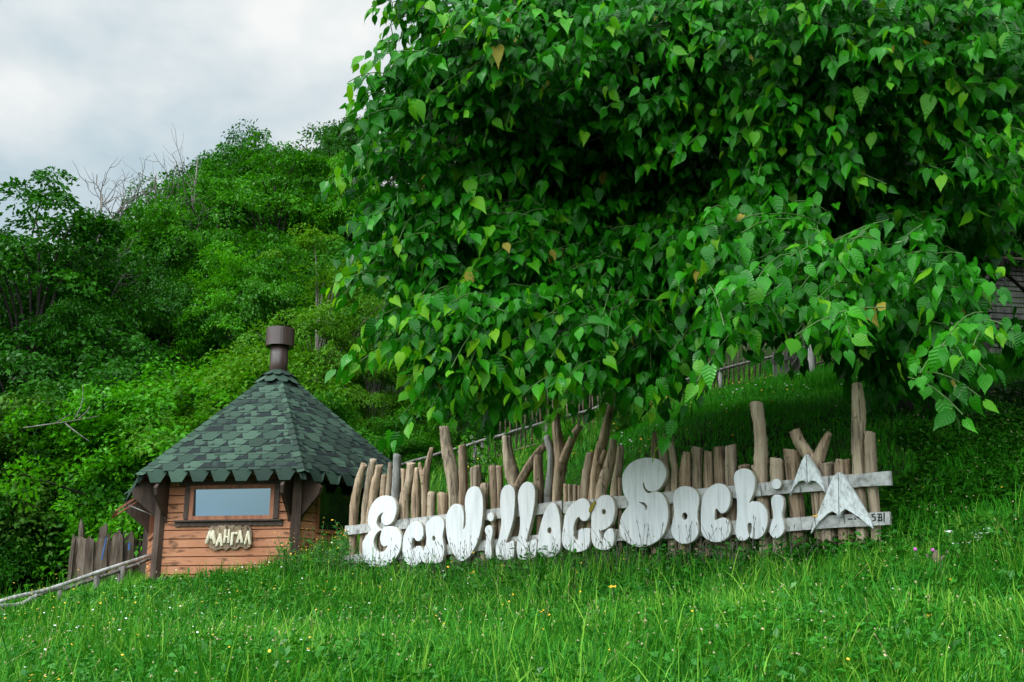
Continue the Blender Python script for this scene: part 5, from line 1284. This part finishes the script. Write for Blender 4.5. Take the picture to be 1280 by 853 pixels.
mb = MB(); mb.tube([(sp_[0] + .02, sp_[1], sg - .05), (sp_[0] + .02, sp_[1], sg + .12), (sp_[0] - .02, sp_[1], sg + .19)], [.05, .045, .03], 9, .22, seed=2, slant=.8)
mb.tube([(sp_[0], sp_[1], sg + .13), (sp_[0] + .06, sp_[1] - .02, sg + .18)], [.025, .015], 7, .15, seed=5)
mb.build('stump_wood', M['stick'], st)
def leafy_weed(px, D, n, ln, wd, lab, mat='weed', seed=0, upright=.7):
    rg = np.random.default_rng(seed); g = G(px, D); r = thing('broadleaf_weed', lab, 'plant', g, 'broad-leaved weeds in the meadow')
    a = rg.uniform(0, 2*pi, n); up = rg.uniform(upright*.5, upright*1.5, n); d = np.stack([np.cos(a), np.sin(a), up], 1)
    s = unit(np.stack([-np.sin(a), np.cos(a), np.zeros(n)], 1)); L_ = rg.uniform(.6, 1.1, n) * ln; d = unit(d); V = np.empty((n, 9, 3))
    ts = [0, .35, .7, 1.0]; ws = [.25, .9, 1.0, 0]
    for i in range(4):
        m_ = g + d*(L_*ts[i])[:, None] + np.array([0, 0, -1]) * (L_*.35*ts[i]**2)[:, None]
        V[:, i] = m_
        if i < 3: V[:, 4+i] = m_ + s*wd*ws[i] + [0, 0, .01]; 
    V2 = np.empty((n, 10, 3)); V2[:, :4] = V[:, :4]; V2[:, 4:7] = V[:, 4:7]
    for i in range(3): V2[:, 7+i] = 2*V[:, i] - V[:, 4+i]; V2[:, 7+i, 2] = V[:, 4+i, 2]
    b = (np.arange(n)*10)[:, None, None]
    Q = (np.array([(0,4,5,1),(1,5,6,2),(0,1,8,7),(1,2,9,8)])[None] + b).reshape(-1, 4); T = (np.array([(2,6,3),(2,3,9)])[None] + b).reshape(-1, 3)
    link('leaves', mesh_np('leaves', V2.reshape(-1, 3) - g, quads=Q, tris=T, mats=[M[mat]], smooth=True), r)
for i, (px, D, n, ln, wd, lab) in enumerate((
  (1042, 8.75, 26, .26, .014, 'large tuft of strap leaves in front of the larger emblem'),
  (1110, 8.9, 20, .24, .016, 'leafy plant in front of the right end of the rails'),
  (935, 8.0, 18, .20, .016, 'broad-leaved weed below the tall letter h'),
  (990, 7.6, 16, .18, .018, 'low leafy weed in the grass below the last dotted i'),
  (785, 10.4, 14, .26, .012, 'upright leafy weed growing against the letter e and the giant S'),
  (1195, 8.3, 30, .40, .012, 'tall narrow-leaved plant beside the yarrow'),
  (620, 9.0, 16, .18, .018, 'leafy weed in the grass below the two tall letters L'),
  (340, 9.5, 14, .18, .018, 'leafy weed in the grass below the hut'),
  (520, 7.4, 16, .16, .02, 'flat leafy weed at the lower middle of the meadow'),
  (860, 7.0, 16, .16, .02, 'flat leafy weed at the bottom of the meadow under the letter c'))): leafy_weed(px, D, n, ln, wd, lab, seed=i)
# tall weeds with yellow heads between the hut and the fence
rg = np.random.default_rng(31)
for i in range(40):
    px = rg.uniform(350, 442); D = rg.uniform(13.6, 14.6); g = G(px, D); h = rg.uniform(.30, .62); r = thing('tall_weed', 'tall thin weed with small yellow heads between the hut and the fence', 'plant', g, 'tall yellow-headed weeds between hut and fence')
    mb = MB(); top = g + [rg.normal(0, .08), rg.normal(0, .05), h]; mid = (g + top)/2 + [rg.normal(0, .02), 0, .02]
    mb.tube([g, mid, top], [.006, .005, .003], 4, 0, cap=False); mb.build('stem', M['stem'], r)
    n = 16; t = rg.uniform(.15, .95, n); pp_ = g + (top - g) * t[:, None]; a = rg.uniform(0, 2*pi, n)
    V, Q = rhomb_leaves(pp_, np.stack([np.cos(a), np.sin(a), rg.uniform(.1, .9, n)], 1), np.stack([rg.normal(0, .4, n), rg.normal(-.4, .4, n), np.ones(n)], 1), rg.uniform(.05, .11, n), .28)
    link('leaves', mesh_np('leaves', V - g, quads=Q, mats=[M['weed']]), r)
    mb = MB()
    for j in range(2): disc(mb, top + [rg.normal(0, .03), rg.normal(0, .03), rg.normal(0, .03)], .010, 6, .4)
    mb.build('flower_head', M['fl_yellow'], r)
# white flowering plant leaning over the fence
p0 = SIGN.hit(600, 640, -.35); p0[2] = h1(p0[0], p0[1])
wp = thing('flowering_plant', 'straggly plant with white flower clusters leaning over the log fence', 'plant', p0)
ms = MB(); heads = MB(); lv_p, lv_d = [], []
for (x, y) in ((580, 556), (590, 548), (612, 552), (622, 560), (600, 566), (585, 577), (608, 575), (575, 566), (618, 585), (604, 600), (632, 548), (595, 590)):
    e = SIGN.hit(x, y, -.22 + rg.uniform(-.1, .1)); mid = (p0 + e)/2 + [rg.normal(0, .1), 0, .15]; s = smooth_line([p0, mid, e + [0, 0, .05], e], 6); ms.tube(s, .005, 4, 0, cap=False)
    for k in range(8, len(s)): lv_p.append(s[k]); lv_d.append(rg.normal(size=3) + [0, 0, -.4]); lv_p.append(s[k]); lv_d.append(rg.normal(size=3))
    for j in range(9): disc(heads, e + rg.normal(0, .022, 3), .011, 6, .2)
ms.build('stem', M['stem'], wp); heads.build('flowers', M['fl_white'], wp)
lv_p = np.array(lv_p); lv_d = np.array(lv_d); V, Q = rhomb_leaves(lv_p, lv_d, rg.normal(0, .4, (len(lv_p), 3)) + [0, -.4, .8], rg.uniform(.05, .10, len(lv_p)), .35)
link('leaves', mesh_np('leaves', V - p0, quads=Q, mats=[M['f_bright']]), wp)

for o in list(bpy.data.objects):
    if '_o' in o: del o['_o']
